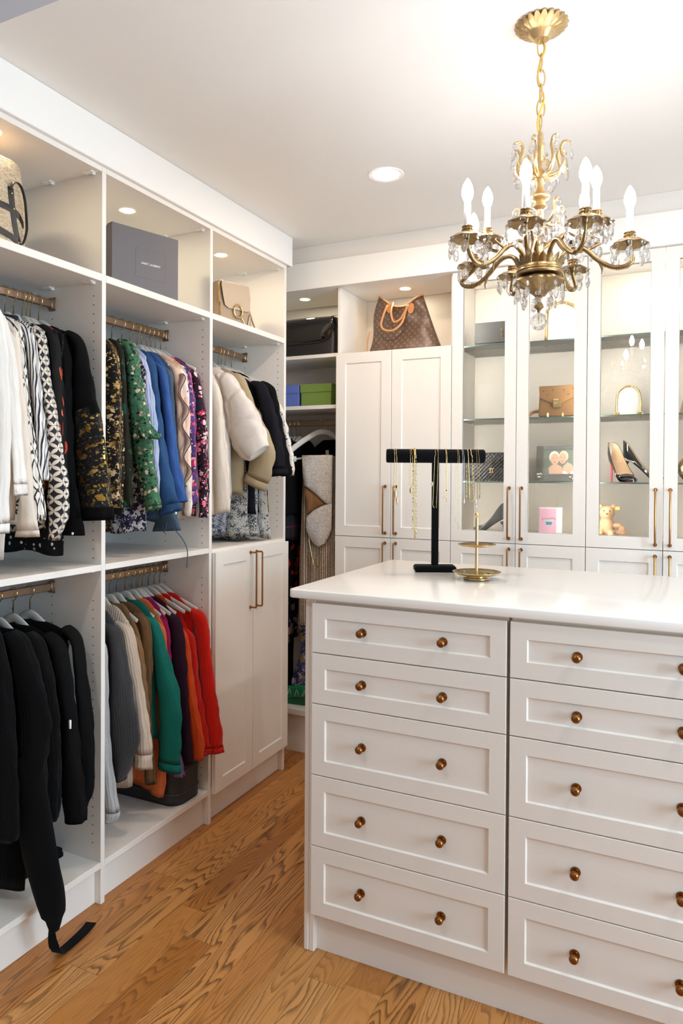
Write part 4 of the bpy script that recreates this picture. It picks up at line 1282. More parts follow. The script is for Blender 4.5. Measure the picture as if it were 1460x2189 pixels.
    'redA': {'y': 2.425, 'ry': 0.018, 's': [(-1.868, 0.813, 0.019), (-1.849, 0.662, 0.019), (-1.824, 0.512, 0.024), (-1.801, 0.394, 0.03), (-1.786, 0.343, 0.024)], 'hem': 0.334, 'bw': 0.19, 'bt': 0.028},
    'redB': {'y': 2.462, 'ry': 0.022, 's': [(-1.845, 0.885, 0.034), (-1.823, 0.733, 0.036), (-1.796, 0.544, 0.039), (-1.772, 0.417, 0.033), (-1.758, 0.343, 0.028)], 'hem': 0.337, 'bw': 0.19, 'bt': 0.028},
    'bk0': {'y': 1.5, 'ry': 0.03, 's': [(-1.925, 1.002, 0.042), (-1.905, 0.904, 0.057), (-1.888, 0.784, 0.056), (-1.868, 0.648, 0.051), (-1.852, 0.512, 0.041), (-1.849, 0.402, 0.035)], 'hem': 0.435, 'bw': 0.19, 'bt': 0.028},
    'bk1': {'y': 1.575, 'ry': 0.034, 's': [(-1.876, 0.958, 0.033), (-1.847, 0.858, 0.05), (-1.821, 0.743, 0.061), (-1.823, 0.629, 0.05), (-1.825, 0.526, 0.047)], 'hem': 0.203, 'bw': 0.2, 'bt': 0.028},
    'bk2': {'y': 1.64, 'ry': 0.026, 's': [(-1.866, 0.944, 0.014), (-1.838, 0.854, 0.021), (-1.819, 0.752, 0.025), (-1.811, 0.637, 0.025), (-1.817, 0.49, 0.028), (-1.825, 0.412, 0.028)], 'hem': 0.377, 'bw': 0.19, 'bt': 0.028},
    'bk3': {'y': 1.7, 'ry': 0.028, 's': [(-1.849, 0.932, 0.024), (-1.827, 0.828, 0.027), (-1.806, 0.706, 0.033), (-1.792, 0.589, 0.035), (-1.782, 0.472, 0.042), (-1.775, 0.385, 0.04)], 'hem': 0.417, 'bw': 0.19, 'bt': 0.028},
    'bk4': {'y': 1.77, 'ry': 0.028, 's': [(-1.841, 0.942, 0.013), (-1.825, 0.834, 0.02), (-1.806, 0.714, 0.023), (-1.803, 0.593, 0.027), (-1.804, 0.47, 0.03), (-1.825, 0.386, 0.016)], 'hem': 0.423, 'bw': 0.19, 'bt': 0.028},
    'zebra': {'y': 2.195, 'ry': 0.016, 's': [(-1.925, 1.9, 0.016)], 'hem': 1.292, 'bw': 0.19, 'bt': 0.02},
    'snakec': {'y': 2.862, 'ry': 0.016, 's': [(-1.9, 1.9, 0.016)], 'hem': 1.222, 'bw': 0.19, 'bt': 0.02},
    'snaked': {'y': 2.985, 'ry': 0.016, 's': [(-1.872, 1.9, 0.016)], 'hem': 1.212, 'bw': 0.19, 'bt': 0.02},
    'polka': {'y': 1.752, 'ry': 0.01, 's': [(-1.895, 1.965, 0.015)], 'hem': 1.252, 'bw': 0.18, 'bt': 0.012},
}
def G(k): return GD[k]
CL = {}
def put(key, name, cat, label, mat, rod, hang=None, **kw):
    CL[key] = garment(G(key), name, cat, label, M[mat], rod, **kw)
    if hang is not None:
        g = G(key)
        hanger((ROD_X, g['y'], 0), rod, 0.0, hang, w=max(.095, min(.205, g['s'][0][0]-ROD_X-.004)))
U, LO = ROD_UP, ROD_LO
# ---- first bay, upper rail
put('W0', 'white_blouse', 'blouse', 'plain white blouse cut by the photo edge, nearest on the upper rail', 'white', U, 'pale hanger of the plain white blouse at the photo edge', cuff=M['white'])
put('W1', 'white_blouse', 'blouse', 'white button-cuff blouse between the edge blouse and the cream ruffle blouse', 'white', U, 'pale hanger of the white button-cuff blouse', cuff=M['white'])
put('W2', 'cream_blouse', 'blouse', 'off-white blouse with a ruffled bell cuff on the first upper rail', 'cream', U, 'pale hanger of the off-white ruffle-cuff blouse', cuff=M['cream'], cuff_len=.03)
put('chain', 'chain_print_blouse', 'blouse', 'white blouse printed with large black-outlined chain links', 'chainp', U, 'pale hanger of the chain-print blouse')
put('stripe', 'striped_shirt', 'shirt', 'white shirt with thin navy diagonal stripes', 'stripe', U, 'pale hanger of the navy-striped shirt', collar=M['stripe'])
put('geo', 'lattice_print_blouse', 'blouse', 'black and cream blouse with an interlocking petal lattice print', 'geo', U, 'pale hanger of the petal lattice blouse')
put('orange', 'floral_blouse', 'blouse', 'black blouse scattered with small orange flowers', 'orange_fl', U, 'pale hanger of the black blouse with orange flowers', cuff=M['black'])
put('black', 'black_blouse', 'blouse', 'plain black blouse with buttoned cuff between two flowered black garments', 'black', U, 'pale hanger of the plain black blouse', cuff=M['black'], cuff_len=.07)
put('polka', 'polka_dot_blouse', 'blouse', 'black blouse with white dots, only its hem showing under the petal lattice blouse', 'polka', U, 'pale hanger of the dotted black blouse', sleeves=False)
put('goldblack', 'embroidered_blouse', 'blouse', 'black blouse with wide sheer sleeves of gold thread flowers against the divider', 'black', U, 'pale hanger of the gold-embroidered black blouse')
# ---- second bay, upper rail
put('goldfloral', 'gold_floral_dress', 'blouse', 'long black blouse densely printed with gold flowers, first in the middle bay', 'goldfloral', U, 'pale hanger of the dense gold floral blouse')
put('darkgreen', 'leaf_print_blouse', 'blouse', 'thin dark blouse with green leaves and bottle green edge', 'darkgreen', U, 'pale hanger of the dark leaf-print blouse')
put('zebra', 'zebra_print_dress', 'dress', 'navy and white zebra print dress, only its hem showing below the green floral blouse', 'zebra', U, None, sleeves=False)
put('green', 'green_floral_blouse', 'blouse', 'green blouse with small cream flowers and a ruffled sleeve', 'green', U, 'pale hanger of the green floral blouse', cuff=M['green'], cuff_len=.03, collar=M['green'])
put('lavender', 'pale_blue_shirt', 'shirt', 'pale blue fine-striped shirt between green floral and denim blue', 'lavender', U, 'pale hanger of the pale blue striped shirt')
put('navyblue', 'denim_blue_blouse', 'blouse', 'denim blue blouse with a wide buttoned cuff', 'navyblue', U, 'pale hanger of the denim blue blouse', cuff=M['navyblue'], cuff_len=.035)
put('blue', 'cornflower_blouse', 'blouse', 'brighter cornflower blue blouse with a plain hem', 'blue', U, 'pale hanger of the cornflower blue blouse')
put('slate', 'slate_blouse', 'blouse', 'slate blue blouse with a gathered frayed cuff and a hanging tie', 'slate', U, 'pale hanger of the slate blue blouse')
put('peach', 'peach_ruffle_blouse', 'blouse', 'peach blouse with a wavy dark-piped ruffle', 'peach', U, 'pale hanger of the peach ruffle blouse')
put('cream9', 'cream_print_blouse', 'blouse', 'cream blouse with blue and yellow print, beside the peach ruffle', 'creamy', U, 'pale hanger of the cream blouse with blue and yellow print')
put('pink', 'pink_floral_blouse', 'blouse', 'pink and violet large-flowered blouse', 'pink', U, 'pale hanger of the pink and violet blouse')
put('pinkblack', 'small_floral_blouse', 'blouse', 'small pink flowers on black blouse, last against the second divider', 'pinkblack', U, 'pale hanger of the small pink flowered blouse')
# ---- third bay, upper rail
put('creamlong', 'cream_jacket', 'jacket', 'smooth cream jacket with one long straight sleeve, first on the coat rail', 'cream', U, 'pale hanger of the smooth cream jacket')
put('puffer', 'puffer_jacket', 'jacket', 'off-white quilted puffer jacket with a balloon sleeve', 'puffer', U, 'pale hanger of the quilted puffer jacket')
put('snakea', 'snake_print_dress', 'dress', 'bluish snakeskin print dress whose pleated hem shows under the puffer', 'snakeblue', U, 'pale hanger of the bluish snakeskin dress', sleeves=False, flare=.12, puff=2.0)
put('snakec', 'snake_print_dress', 'dress', 'third snakeskin print dress, its hem below the khaki coat', 'snake', U, None, sleeves=False, flare=.14, puff=1.6)
put('snaked', 'snake_print_dress', 'dress', 'fourth, pale snakeskin print dress, its hem below the black jacket', 'snakepale', U, None, sleeves=False, flare=.16, puff=1.8)
put('khaki', 'khaki_coat', 'coat', 'khaki wool coat with a rolled cuff', 'khaki', U, 'pale hanger of the khaki wool coat', cuff=M['khaki'], cuff_len=.05)
put('navycoat', 'navy_coat', 'coat', 'dark navy wool coat with broad shoulder', 'navycoat', U, 'pale hanger of the dark navy coat', cuff=M['navycoat'], cuff_len=.04)
put('snakeb', 'snake_print_dress', 'dress', 'grey snakeskin print dress whose pleated hem shows under the dark coats', 'snake', U, 'pale hanger of the grey snakeskin dress', sleeves=False, flare=.12, puff=2.0)
put('blackcoat', 'black_zip_jacket', 'jacket', 'black jacket with a gold zip beside the navy coat', 'black', U, 'pale hanger of the black zip jacket')
put('speckle', 'speckled_cardigan', 'cardigan', 'black-speckled white long garment at the end panel', 'speckle', U, 'pale hanger of the speckled white garment', flare=.2)
# ---- second bay, lower rail
put('lgrey', 'grey_cardigan', 'cardigan', 'light grey ribbed knit cardigan, first on the lower middle rail', 'lgrey', LO, 'pale hanger of the light grey cardigan', cuff=M['lgrey'])
put('charcoal', 'charcoal_cardigan', 'cardigan', 'charcoal melange cardigan with a pointed draped front', 'charcoal', LO, 'pale hanger of the charcoal cardigan')
put('cream3', 'cream_sweater', 'sweater', 'cream knit sweater with ribbed hem', 'creamk', LO, 'pale hanger of the cream sweater', cuff=M['creamk'], cuff_len=.07)
put('tan', 'tan_blouse', 'blouse', 'tan brown thin-knit top behind the cream sweater', 'tan', LO, 'pale hanger of the tan brown top')
put('brown', 'ruched_blouse', 'blouse', 'darker brown ruched satin top', 'brown', LO, 'pale hanger of the brown ruched top')
put('teal', 'teal_shirt', 'shirt', 'teal shirt with wide turned-back cuff', 'teal', LO, 'pale hanger of the teal shirt', cuff=M['teal'], cuff_len=.045)
put('coral', 'coral_blouse', 'blouse', 'coral orange top reaching low behind the teal shirt', 'coral', LO, 'pale hanger of the coral orange top')
put('magenta', 'magenta_blouse', 'blouse', 'magenta top showing as a thin strip beside coral', 'magenta', LO, 'pale hanger of the magenta top')
put('lavcuff', 'lilac_blouse', 'blouse', 'lilac top whose cuff shows below the aubergine cardigan', 'lavc', LO, 'pale hanger of the lilac top')
put('purple', 'aubergine_cardigan', 'cardigan', 'dark aubergine long cardigan', 'purple', LO, 'pale hanger of the aubergine cardigan')
put('orangek', 'orange_sweater', 'sweater', 'orange open-knit sweater between aubergine and red', 'orangek', LO, 'pale hanger of the orange sweater')
put('redA', 'scarlet_sweater', 'sweater', 'darker scarlet sweater behind the last red one', 'redA', LO, 'pale hanger of the scarlet sweater', cuff=M['redA'], cuff_len=.03)
put('redB', 'red_sweater', 'sweater', 'bright red fluffy sweater, last on the lower middle rail', 'redB', LO, 'pale hanger of the bright red sweater', cuff=M['redB'], cuff_len=.035)
# ---- first bay, lower rail
put('bk0', 'black_cardigan', 'cardigan', 'black cardigan with thin zip line cut by the photo edge', 'bknit', LO, 'pale hanger of the black cardigan at the photo edge')
put('bk1', 'black_wrap_coat', 'coat', 'long black wrap coat whose end trails to the floor', 'bknit', LO, 'pale hanger of the long black wrap coat')
put('bk2', 'black_sweater', 'sweater', 'black sweater with rounded shoulder beside the long wrap coat', 'bknit', LO, 'pale hanger of the black sweater beside the wrap coat')
put('bk3', 'black_jacket', 'jacket', 'black jacket with small white sleeve tag', 'black', LO, 'pale hanger of the black jacket with white tag')
put('bk4', 'black_pullover', 'sweater', 'black pullover, last on the lower rail against the divider', 'black', LO, 'pale hanger of the last black pullover')

def garment_part(root, name, mb, mat, smooth=True): return obj(name, mb, mat, root, smooth)
def loc_of(k): return Vector(CL[k].location)
# wide sheer sleeve panel with gold flowers (overlay on the lower sleeve)
for ch_ in [c for c in CL['goldblack'].children if c.name.startswith('sleeve')]:
    me = ch_.data; me.materials.append(M['gold_fl']); me.materials.append(M['black'])
    for p in me.polygons:
        z_ = sum(me.vertices[v].co.z for v in p.vertices)/len(p.vertices)+CL['goldblack'].location.z
        p.material_index = 1 if 1.405 < z_ < 1.74 else 0
# flounce on the green sleeve
g = G('green'); o = loc_of('green'); mb = MB(o)
sp = g['s']; x0_, z0_, r0_ = sp[3]
R = []
for k_ in range(5):
    f = k_/4
    R.append([(x0_+.012*f+(r0_*.92+.030*f*(1+.35*math.sin(7*a+f)))*math.cos(a), g['y']+(g['ry']*.98+.010*f*(1+.5*math.sin(9*a)))*math.sin(a), z0_+.035-.055*f+.006*f*math.sin(8*a)) for a in [2*PI*q/48 for q in range(48)]])
R.append([(p[0]*.98+x0_*.02, p[1], p[2]+.010) for p in R[-1]])
mb.rings(R, True, True, uvs=[[(p[0]+p[1], p[2]) for p in r] for r in R])
garment_part(CL['green'], 'flounce', mb, M['green'])
# peach ruffle
o = loc_of('peach'); mb = MB(o)
P = []
sp = cr([(x+.018, z) for x, z, r in G('peach')['s']], 40)
R = []; U_ = []
for i, (x, z) in enumerate(sp):
    w = .016+.014*math.sin(i*.62)
    yy = G('peach')['y']-.012+.010*math.sin(i*.62+1)
    R.append([(x, yy, z), (x+w*.6, yy-.008, z+.002), (x+w+.012, yy-.013, z), (x+w+.012, yy-.011, z), (x+w*.6, yy-.005, z), (x, yy+.003, z)])
    P.append((x+w+.012, yy-.012, z))
mb.rings(R, True, True)
rf = garment_part(CL['peach'], 'ruffle', mb, M['peach'])
mb = MB(o); mb.tube(P, .0016, 6); obj('piping', mb, M['trim_dark'], rf, True)
# slate tie string
o = loc_of('slate'); mb = MB(o)
mb.tube(cr([(-1.925, 2.335, 1.345), (-1.895, 2.33, 1.31), (-1.845, 2.33, 1.265), (-1.816, 2.33, 1.215), (-1.819, 2.33, 1.145)], 16), .0022, 6)
mb.tube(cr([(-1.925, 2.335, 1.345), (-1.938, 2.325, 1.315), (-1.930, 2.322, 1.285), (-1.918, 2.325, 1.33)], 12), .0018, 6)
garment_part(CL['slate'], 'tie_string', mb, M['slate'])
# buttons
for k, x, z, r in (('W1', -1.80, 1.475, .005), ('navyblue', -1.812, 1.372, .006), ('black', -1.845, 1.325, .005)):
    g = G(k); mb = MB(loc_of(k)); y = g['y']-g['ry']*.8
    mb.sphere((x, y-.002, z), (r, .003, r), 10, 5)
    garment_part(CL[k], 'button', mb, M['paper'])
# zip on the black jacket and the black cardigan, small sleeve tag
mb = MB(loc_of('blackcoat')); g = G('blackcoat')
mb.tube([(-1.80, g['y']-.029, 1.45), (-1.797, g['y']-.030, 1.40), (-1.792, g['y']-.030, 1.345)], .003, 6, flat=.5)
garment_part(CL['blackcoat'], 'zip', mb, M['zip'])
mb = MB(loc_of('bk0')); g = G('bk0')
mb.tube(cr([(-1.925, g['y']-.034, .63), (-1.905, g['y']-.034, .56), (-1.87, g['y']-.034, .49), (-1.845, g['y']-.034, .455)], 12), .0012, 5)
garment_part(CL['bk0'], 'zip', mb, M['silver'])
mb = MB(loc_of('bk3')); g = G('bk3'); mb.box(-1.775, -1.768, g['y']-.031, g['y']-.026, .700, .728, .0005)
garment_part(CL['bk3'], 'sleeve_tag', mb, M['paper'])
# trailing end of the wrap coat with its tie on the floor
mb = MB(loc_of('bk1')); y = 1.565
Q = cr([(-1.838, .64, .045), (-1.822, .50, .062), (-1.79, .36, .072), (-1.752, .25, .062), (-1.730, .17, .038), (-1.722, .115, .010)], 22)
R = []
for i, (x, z, r) in enumerate(Q):
    R.append([(x+r*math.cos(a)*(1+.08*math.sin(3*a+i*.3)), y+.030*math.sin(a)*(1 if i < 18 else .6)*(1+.15*math.sin(2*a+i*.4)), z+r*.25*math.cos(a)) for a in [2*PI*q/18 for q in range(18)]])
mb.rings(R)
garment_part(CL['bk1'], 'draped_end', mb, M['bknit'])
mb = MB(loc_of('bk1'))
T = cr([(-1.735, 1.566, .125), (-1.742, 1.575, .075), (-1.75, 1.60, .020), (-1.758, 1.635, .0055), (-1.762, 1.68, .0050), (-1.768, 1.73, .0060), (-1.782, 1.775, .0050)], 26)
R = []
for i, p in enumerate(T):
    w = .008+.010*min(1, i/9)
    q = Vector(T[min(i+1, 25)])-Vector(T[max(i-1, 0)])
    sd = Vector((q.y, -q.x, 0)).normalized()*w if i > 6 else Vector((.7, .7, 0)).normalized()*w
    P_ = Vector(p)
    R.append([P_-sd+Vector((0, 0, .0012)), P_+sd+Vector((0, 0, .0012)), P_+sd-Vector((0, 0, .0012)), P_-sd-Vector((0, 0, .0012))])
mb.rings(R)
garment_part(CL['bk1'], 'tie_ribbon', mb, M['velvet'], 30)

# ------------------------------------------------------------------ corner dresses on the back rail
RB_Y, RB_Z = YC+.1725, 1.821
def gd(y, s, hem, bw, ry, bt): return dict(y=y, s=s, hem=hem, bw=bw, ry=ry, bt=bt)
back = [(-2.055, 'f', 'black', 'black_dress', 'plain black long dress at the hidden end of the corner rail', .50, 1.0),
        (-2.024, 'e', 'black', 'black_gown', 'black floor-length gown behind the navy floral dress', .27, 1.0),
        (-1.993, 'd', 'darkfloral', 'navy_floral_dress', 'navy long dress with pale pink flowers on the corner rail', .56, 1.0),
        (-1.962, 'a', 'redblack', 'red_floral_dress', 'black dress with red flowers on the corner rail', .84, 1.0),
        (-1.931, 'b', 'plaid', 'plaid_dress', 'dark green plaid shirt dress on the corner rail', 1.16, 1.0),
        (-1.905, 'c', 'black', 'black_slip', 'short black garment next to the bead dress on the corner rail', 1.30, 1.0)]
for x, k, mt, nm, lb, hem, _ in back:
    x -= .050
    g = gd(RB_Y, [(.155, 1.665, .018), (.163, 1.55, .02), (.165, 1.42, .022), (.160, 1.30, .022)], hem, .150, .0145, .0135)
    garment(g, nm, 'dress', lb, M[mt], RB_Z, rot=-PI/2, cx=x)
    hanger((x, RB_Y, 0), RB_Z, -PI/2, 'white hanger of the '+lb.split(' on the')[0].split(' at the')[0].split(' beside')[0].split(' behind')[0].split(' next')[0], w=.15)
g = gd(3.64, [(ROD_X+.13, 1.655, .02), (ROD_X+.150, 1.55, .022), (ROD_X+.155, 1.42, .022)], .80, .125, .02, .02)
bd = garment(dict(g, s=[(.13, 1.655, .02), (.15, 1.55, .022), (.155, 1.42, .022)]), 'black_blouse', 'blouse', 'black blouse with a white care tag hanging behind the sequin dress', M['black'], RB_Z+.015, rot=1e-6, cx=-1.785)
mb = MB(bd.location); mb.box(-1.832, -1.812, 3.612, 3.614, 1.640, 1.672, .0004); mb.box(-1.826, -1.808, 3.611, 3.6125, 1.625, 1.648, .0004)
obj('care_tag', mb, M['paper'], bd)
# sequin dress facing the room on a turned hanger
hx, hy = -1.800, RB_Y-.012
t = thing('clothes_hanger', 'white hanger turned flat to the room, holding the gold bead dress', 'hanger', (hx, hy, 1.775), (0, 0, .72), 'flocked clothes hangers')
mb = MB()
half = [(0, -.004), (.036, -.010), (.076, -.032), (.128, -.066), (.182, -.108), (.198, -.134), (.188, -.156), (.155, -.158)]
P = [(-x, 0, z) for x, z in half[::-1]]+[(x, 0, z) for x, z in half[1:]]
Q = cr([(*p, .0062) for p in P], 50)
mb.tube([q[:3] for q in Q], [q[3] for q in Q], 10, flat=2.5, ref=(0, 1, 0))
mb.tube([(-.155, 0, -.158), (0, 0, -.138), (.155, 0, -.158)], .0055, 8)
obj('hanger_arm', mb, M['hanger'], t, True)
mb = MB(); zc = 1.821-1.775
mb.tube([(0, 0, -.004), (0, 0, .010), (.004, 0, .018)]+[(.0205*math.cos(a), 0, zc+.0205*math.sin(a)) for a in [math.radians(v) for v in (-50, -20, 10, 40, 70, 100, 130, 160, 185)]], .0021, 7)
obj('hook', mb, M['hook'], t, True)
t = thing('sequin_dress', 'gold bead and silver sequin dress hanging flat to the room in the corner', 'dress', (-1.787, 3.435, 1.638))
def sheet(pts_rows, th, mat, name, parent, uvs=True, wob=.004, yb=0.0, fold=26):
    """thick hanging sheet; rows of (x0,x1,z) in the dress frame, folds run down it"""
    mb = MB(); R = []; U_ = []
    n = 30
    for ri, (x0, x1, z) in enumerate(pts_rows):
        fr = []; bk = []; uf = []; ub = []
        for q in range(n+1):
            x = x0+(x1-x0)*q/n
            y = yb+wob*math.sin(x*fold*4+ri*.15)+wob*.6*math.sin(x*fold*9+1)-.010*math.sin(PI*q/n)
            fr.append((x, y, z)); bk.append((x, y+th, z)); uf.append((x, z)); ub.append((x+1, z))
        R.append(fr+bk[::-1]); U_.append(uf+ub[::-1])
    mb.rings(R, uvs=U_)
    return obj(name, mb, mat, parent, True)
L_ = lambda a, b, n: [a+(b-a)*i/(n-1) for i in range(n)]
sheet([(-.103-.030*f, .090+.05*f, -.005-.945*f) for f in L_(0, 1, 24)], .022, M['beads'], 'skirt', t, yb=.012)
# bodice flap: folded over with a triangular cut-out showing the tan lining
mb = MB()
def fl_(x, z): return (x, -.016-.004*math.sin(x*60), z)
def plate(poly, name, mat, y, th=.006):
    mb = MB(); A = []; B = []
    cx_ = sum(p[0] for p in poly)/len(poly); cz_ = sum(p[1] for p in poly)/len(poly)
    R = []
    for s_, dy in ((.02, -.010), (.55, -.010), (.93, -.006), (1.0, 0.0), (.98, th)):
        R.append([(cx_+(x-cx_)*s_, y+dy-.004*math.sin((cx_+(x-cx_)*s_)*70), cz_+(z-cz_)*s_) for x, z in poly])
    U_ = [[(p[0], p[2]) for p in r] for r in R]
    mb.rings(R, uvs=U_)
    return obj(name, mb, mat, t, True)
plate([(-.096, 0), (.094, 0), (.094, -.26), (.075, -.275), (.050, -.262), (.000, -.222), (-.045, -.190), (-.080, -.170), (-.092, -.10)], 'bodice', M['sequins'], -.014)
plate([(-.082, -.172), (-.04, -.196), (.002, -.226), (.046, -.266), (.010, -.285), (-.030, -.306), (-.066, -.335), (-.072, -.25)], 'lining_panel', M['mesh_tan'], -.004)
plate([(.072, -.268), (.095, -.262), (.094, -.40), (.075, -.445), (.050, -.486), (.016, -.506), (-.020, -.490), (-.050, -.450), (-.066, -.400), (-.062, -.340), (-.020, -.302), (.030, -.280)], 'sequin_cup', M['sequins'], -.018)
mb = MB(); mb.tube(cr([(-.045, -.024, -.455), (-.030, -.026, -.53), (-.012, -.026, -.60), (0, -.026, -.622), (.02, -.026, -.60), (.030, -.026, -.54)], 20), .0035, 6)
obj('strap', mb, M['gold'], t, True)
t = thing('printed_scarf', 'blue and gold patterned long garment below the bead dress in the corner', 'dress', (-1.872, 3.455, .70))
_t = t
sheet([(-.060+.03*math.sin(f*5), .030+.16*(1-f), -.005-.38*f) for f in L_(0, 1, 14)], .018, M['scarf'], 'panel', _t, yb=.005)
sheet([(-.020, .14, -.36), (-.005, .13, -.46), (.02, .12, -.50)], .010, M['scarf'], 'hem', _t, yb=.018)
t = thing('green_packet', 'bright green printed packet at the foot of the corner dresses', 'packet', (-1.96, 3.43, .2432), (0, 0, .1))
mb = MB()
R = []
for i in range(8):
    f = i/7
    R.append([(-.09+.20*f, .012*math.sin(a)*math.sin(PI*(.12+.76*f)), .055+.045*f*.6+.035*math.cos(a)) for a in [2*PI*q/12 for q in range(12)]])
mb.rings(R); obj('bag', mb, pm('green_film', S(22, 128, 82), .35), t, True)
mb = MB()
for q in range(4):
    x = -.05+.045*q
    mb.tube([(x, -.0135, .055), (x+.012, -.0135, .095), (x+.02, -.0135, .062)], .0028, 5)
obj('print', mb, M['white_print'], t, True)
mb = MB(); mb.box(-.085, .10, -.006, .006, 0, .03, .004)
obj('fold', mb, pm('green_film_dark', S(16, 96, 60), .4), t)

# ------------------------------------------------------------------ bags and boxes on the top shelves
def rbox(mb, w, d, h, r, taper=1.0, topr=.6, n=6, z0=0.0, bulge=0.0, m=0, rows=8):
    """upright body with rounded plan corners, tapering to its top"""
    R = []
    for i in range(rows+5):
        f = min(1.0, i/rows)
        s_ = 1+(taper-1)*f+bulge*math.sin(PI*f)
        z = z0+h*f*.97
        sh = 0
        if i > rows: 
            q = (i-rows)/4; z = z0+h*(.97+.03*math.sin(q*PI/2)); sh = topr*r*(1-math.cos(q*PI/2))
        W_, D_ = w/2*s_-sh, d/2*s_-sh
        rr = max(.001, min(r, W_*.98, D_*.98))
        ring = []
        for cx_, cy_, a0 in ((W_-rr, D_-rr, 0), (-W_+rr, D_-rr, PI/2), (-W_+rr, -D_+rr, PI), (W_-rr, -D_+rr, 1.5*PI)):
            for q in range(n): ring.append((cx_+rr*math.cos(a0+q*PI/2/(n-1)), cy_+rr*math.sin(a0+q*PI/2/(n-1)), z))
        R.append(ring)
    mb.rings(R, m=m)

# straw basket bag
t = thing('straw_bag', 'natural straw basket bag with black leather straps, cut by the photo edge', 'bag', (-2.00, 1.480, 2.2302))
mb = MB(); rbox(mb, .19, .34, .295, .085, .93, .55, 8, bulge=.05); obj('body', mb, M['straw'], t, True)
def on_front(y, z): 
    f = max(0, min(1, (z)/.295)); s_ = 1+(.93-1)*f+.05*math.sin(PI*f)
    return .095*s_-max(0, abs(y)-.085)**2*5.2
def strap(P, w, nm, ref=(1, 0, 0)):
    mb = MB(); Q = cr(P, 26)
    mb.tube([(on_front(y, z)+.002+dx, y, z) for y, z, dx in Q], w, 8, flat=.25, ref=None if ref is None else (0, .4, 1)); return mb
st = M['black_leather']
for k, P in enumerate(([(.072, .198, 0), (.074, .169, 0), (.079, .130, 0), (.086, .085, 0), (.096, .051, 0), (.103, .037, 0)],)):
    mb = MB(); Q = cr(P, 24)
    R = [[(on_front(y+u, z)+.0035*(1-abs(u)/.012*.3)+o, y+u, z) for u, o in ((-.010, 0), (0, .001), (.010, 0), (.010, -.004), (-.010, -.004))] for y, z, _ in Q]
    mb.rings(R); obj('strap', mb, st, t, 60)
for P in ([(-.10, .142), (.0, .136), (.035, .132), (.06, .131), (.082, .125), (.103, .116), (.125, .095)], [(-.10, .06), (0, .055), (.035, .051), (.055, .047), (.077, .042), (.097, .032)]):
    mb = MB(); Q = cr(P, 24)
    R = [[(on_front(y, z+u)+.0035+o, y, z+u) for u, o in ((-.010, 0), (0, .001), (.010, 0), (.010, -.004), (-.010, -.004))] for y, z in Q]
    mb.rings(R); obj('strap', mb, st, t, 60)
mb = MB()
Q = cr([(.104, .066, .188), (.108, .070, .206), (.110, .085, .214), (.110, .102, .203), (.108, .116, .168), (.106, .124, .111), (.105, .125, .074), (.104, .113, .033), (.102, .102, .027)], 30)
mb.tube([q for q in Q], .0075, 8, flat=.35); obj('handle', mb, st, t, True)
for y, z in ((.072, .192), (.073, .178), (.080, .131)):
    mb = MB(); mb.sphere((on_front(y, z)+.006, y, z), (.002, .0035, .0035), 8, 4)
    obj('stud', mb, M['gold'], t, True)

# lettered gift box
ang = math.atan2(.09, .2806)
t = thing('gift_box', 'large charcoal gift box with small white lettering standing on its edge', 'box', (-1.95, 2.0394, 2.2302), (0, 0, -ang))
Lb, Hb, Db = .2947, .2580, .085
mb = MB(); mb.box(-.040, 0, 0, Lb, 0, Hb, .0012); obj('lid', mb, M['greybox'], t)
mb = MB(); mb.box(-Db, -.0402, .003, Lb-.003, .0005, Hb-.003, .0012); obj('base', mb, M['greybox_side'], t)
mb = MB()
y0, y1, z0, z1 = .100, .235, .070, .185
for a_ in ((y0, y1, z0, z0+.0016), (y0, y1, z1-.0016, z1), (y0, y0+.0016, z0, z1), (y1-.0016, y1, z0, z1)):
    mb.box(0, .0005, *a_, .0001)
obj('embossed_frame', mb, M['emboss'], t)
mb = text_mb('SAINT LAURENT', .0118, .0006, lambda a, b, d: (.0002+d, .168+a, .128+b))
obj('lettering', mb, M['white_print'], t)

# taupe shoulder bag with ring
an = math.atan2(.06, .20)
t = thing('shoulder_bag', 'taupe leather shoulder bag with a gold ring under its flap', 'bag', (-1.985, 2.785, 2.2302), (0, 0, -an))
mb = MB(); R = []
for f in L_(0, 1, 8):
    z = .226*f; d0 = .004-.004*f; dep = .105*(1-.45*f); e = .004
    y0, y1 = -.012+.010*f, .205-.028*f
    R.append([(-dep, y0+e, z), (-dep*.5, y0-.004, z), (d0-e, y0, z), (d0, y0+e, z), (d0+.004, (y0+y1)/2, z), (d0, y1-e, z), (d0-e, y1, z), (-dep*.5, y1+.004, z), (-dep, y1-e, z)])
mb.rings(R); obj('body', mb, M['taupe_dark'], t, 40)
fp = [(.004, .224), (.0, .20), (.010, .145), (.022, .112), (.045, .100), (.10, .100), (.150, .100), (.172, .103), (.178, .12), (.176, .17), (.172, .224)]
mb = MB(); mb.prism([(a_, b_) for a_, b_ in fp], lambda a, b, d: (.0065+d+.006*math.sin(PI*max(0, min(1, (b-.1)/.125))), a, b), 0, .005, 0, 1)
mb.box(-.055, .010, .004, .172, .2225, .2275, .002)
obj('flap', mb, [M['taupe'], M['edge']], t, None)
mb = MB(); P = [(.018, .100+.026*math.sin(a), .092+.030*math.cos(a)) for a in [2*PI*q/26 for q in range(26)]]
mb.tube(P, .0048, 9, closed=True, ref=(1, 0, 0)); obj('ring', mb, M['gold'], t, True)
mb = MB(); mb.tube(cr([(.016, .12, .070), (.018, .138, .040), (.016, .152, .008), (.014, .165, .03), (.012, .178, .09)], 18), .0028, 6); mb.sphere((.016, .152, .010), .006, 8, 5)
obj('chain', mb, M['gold'], t, True)
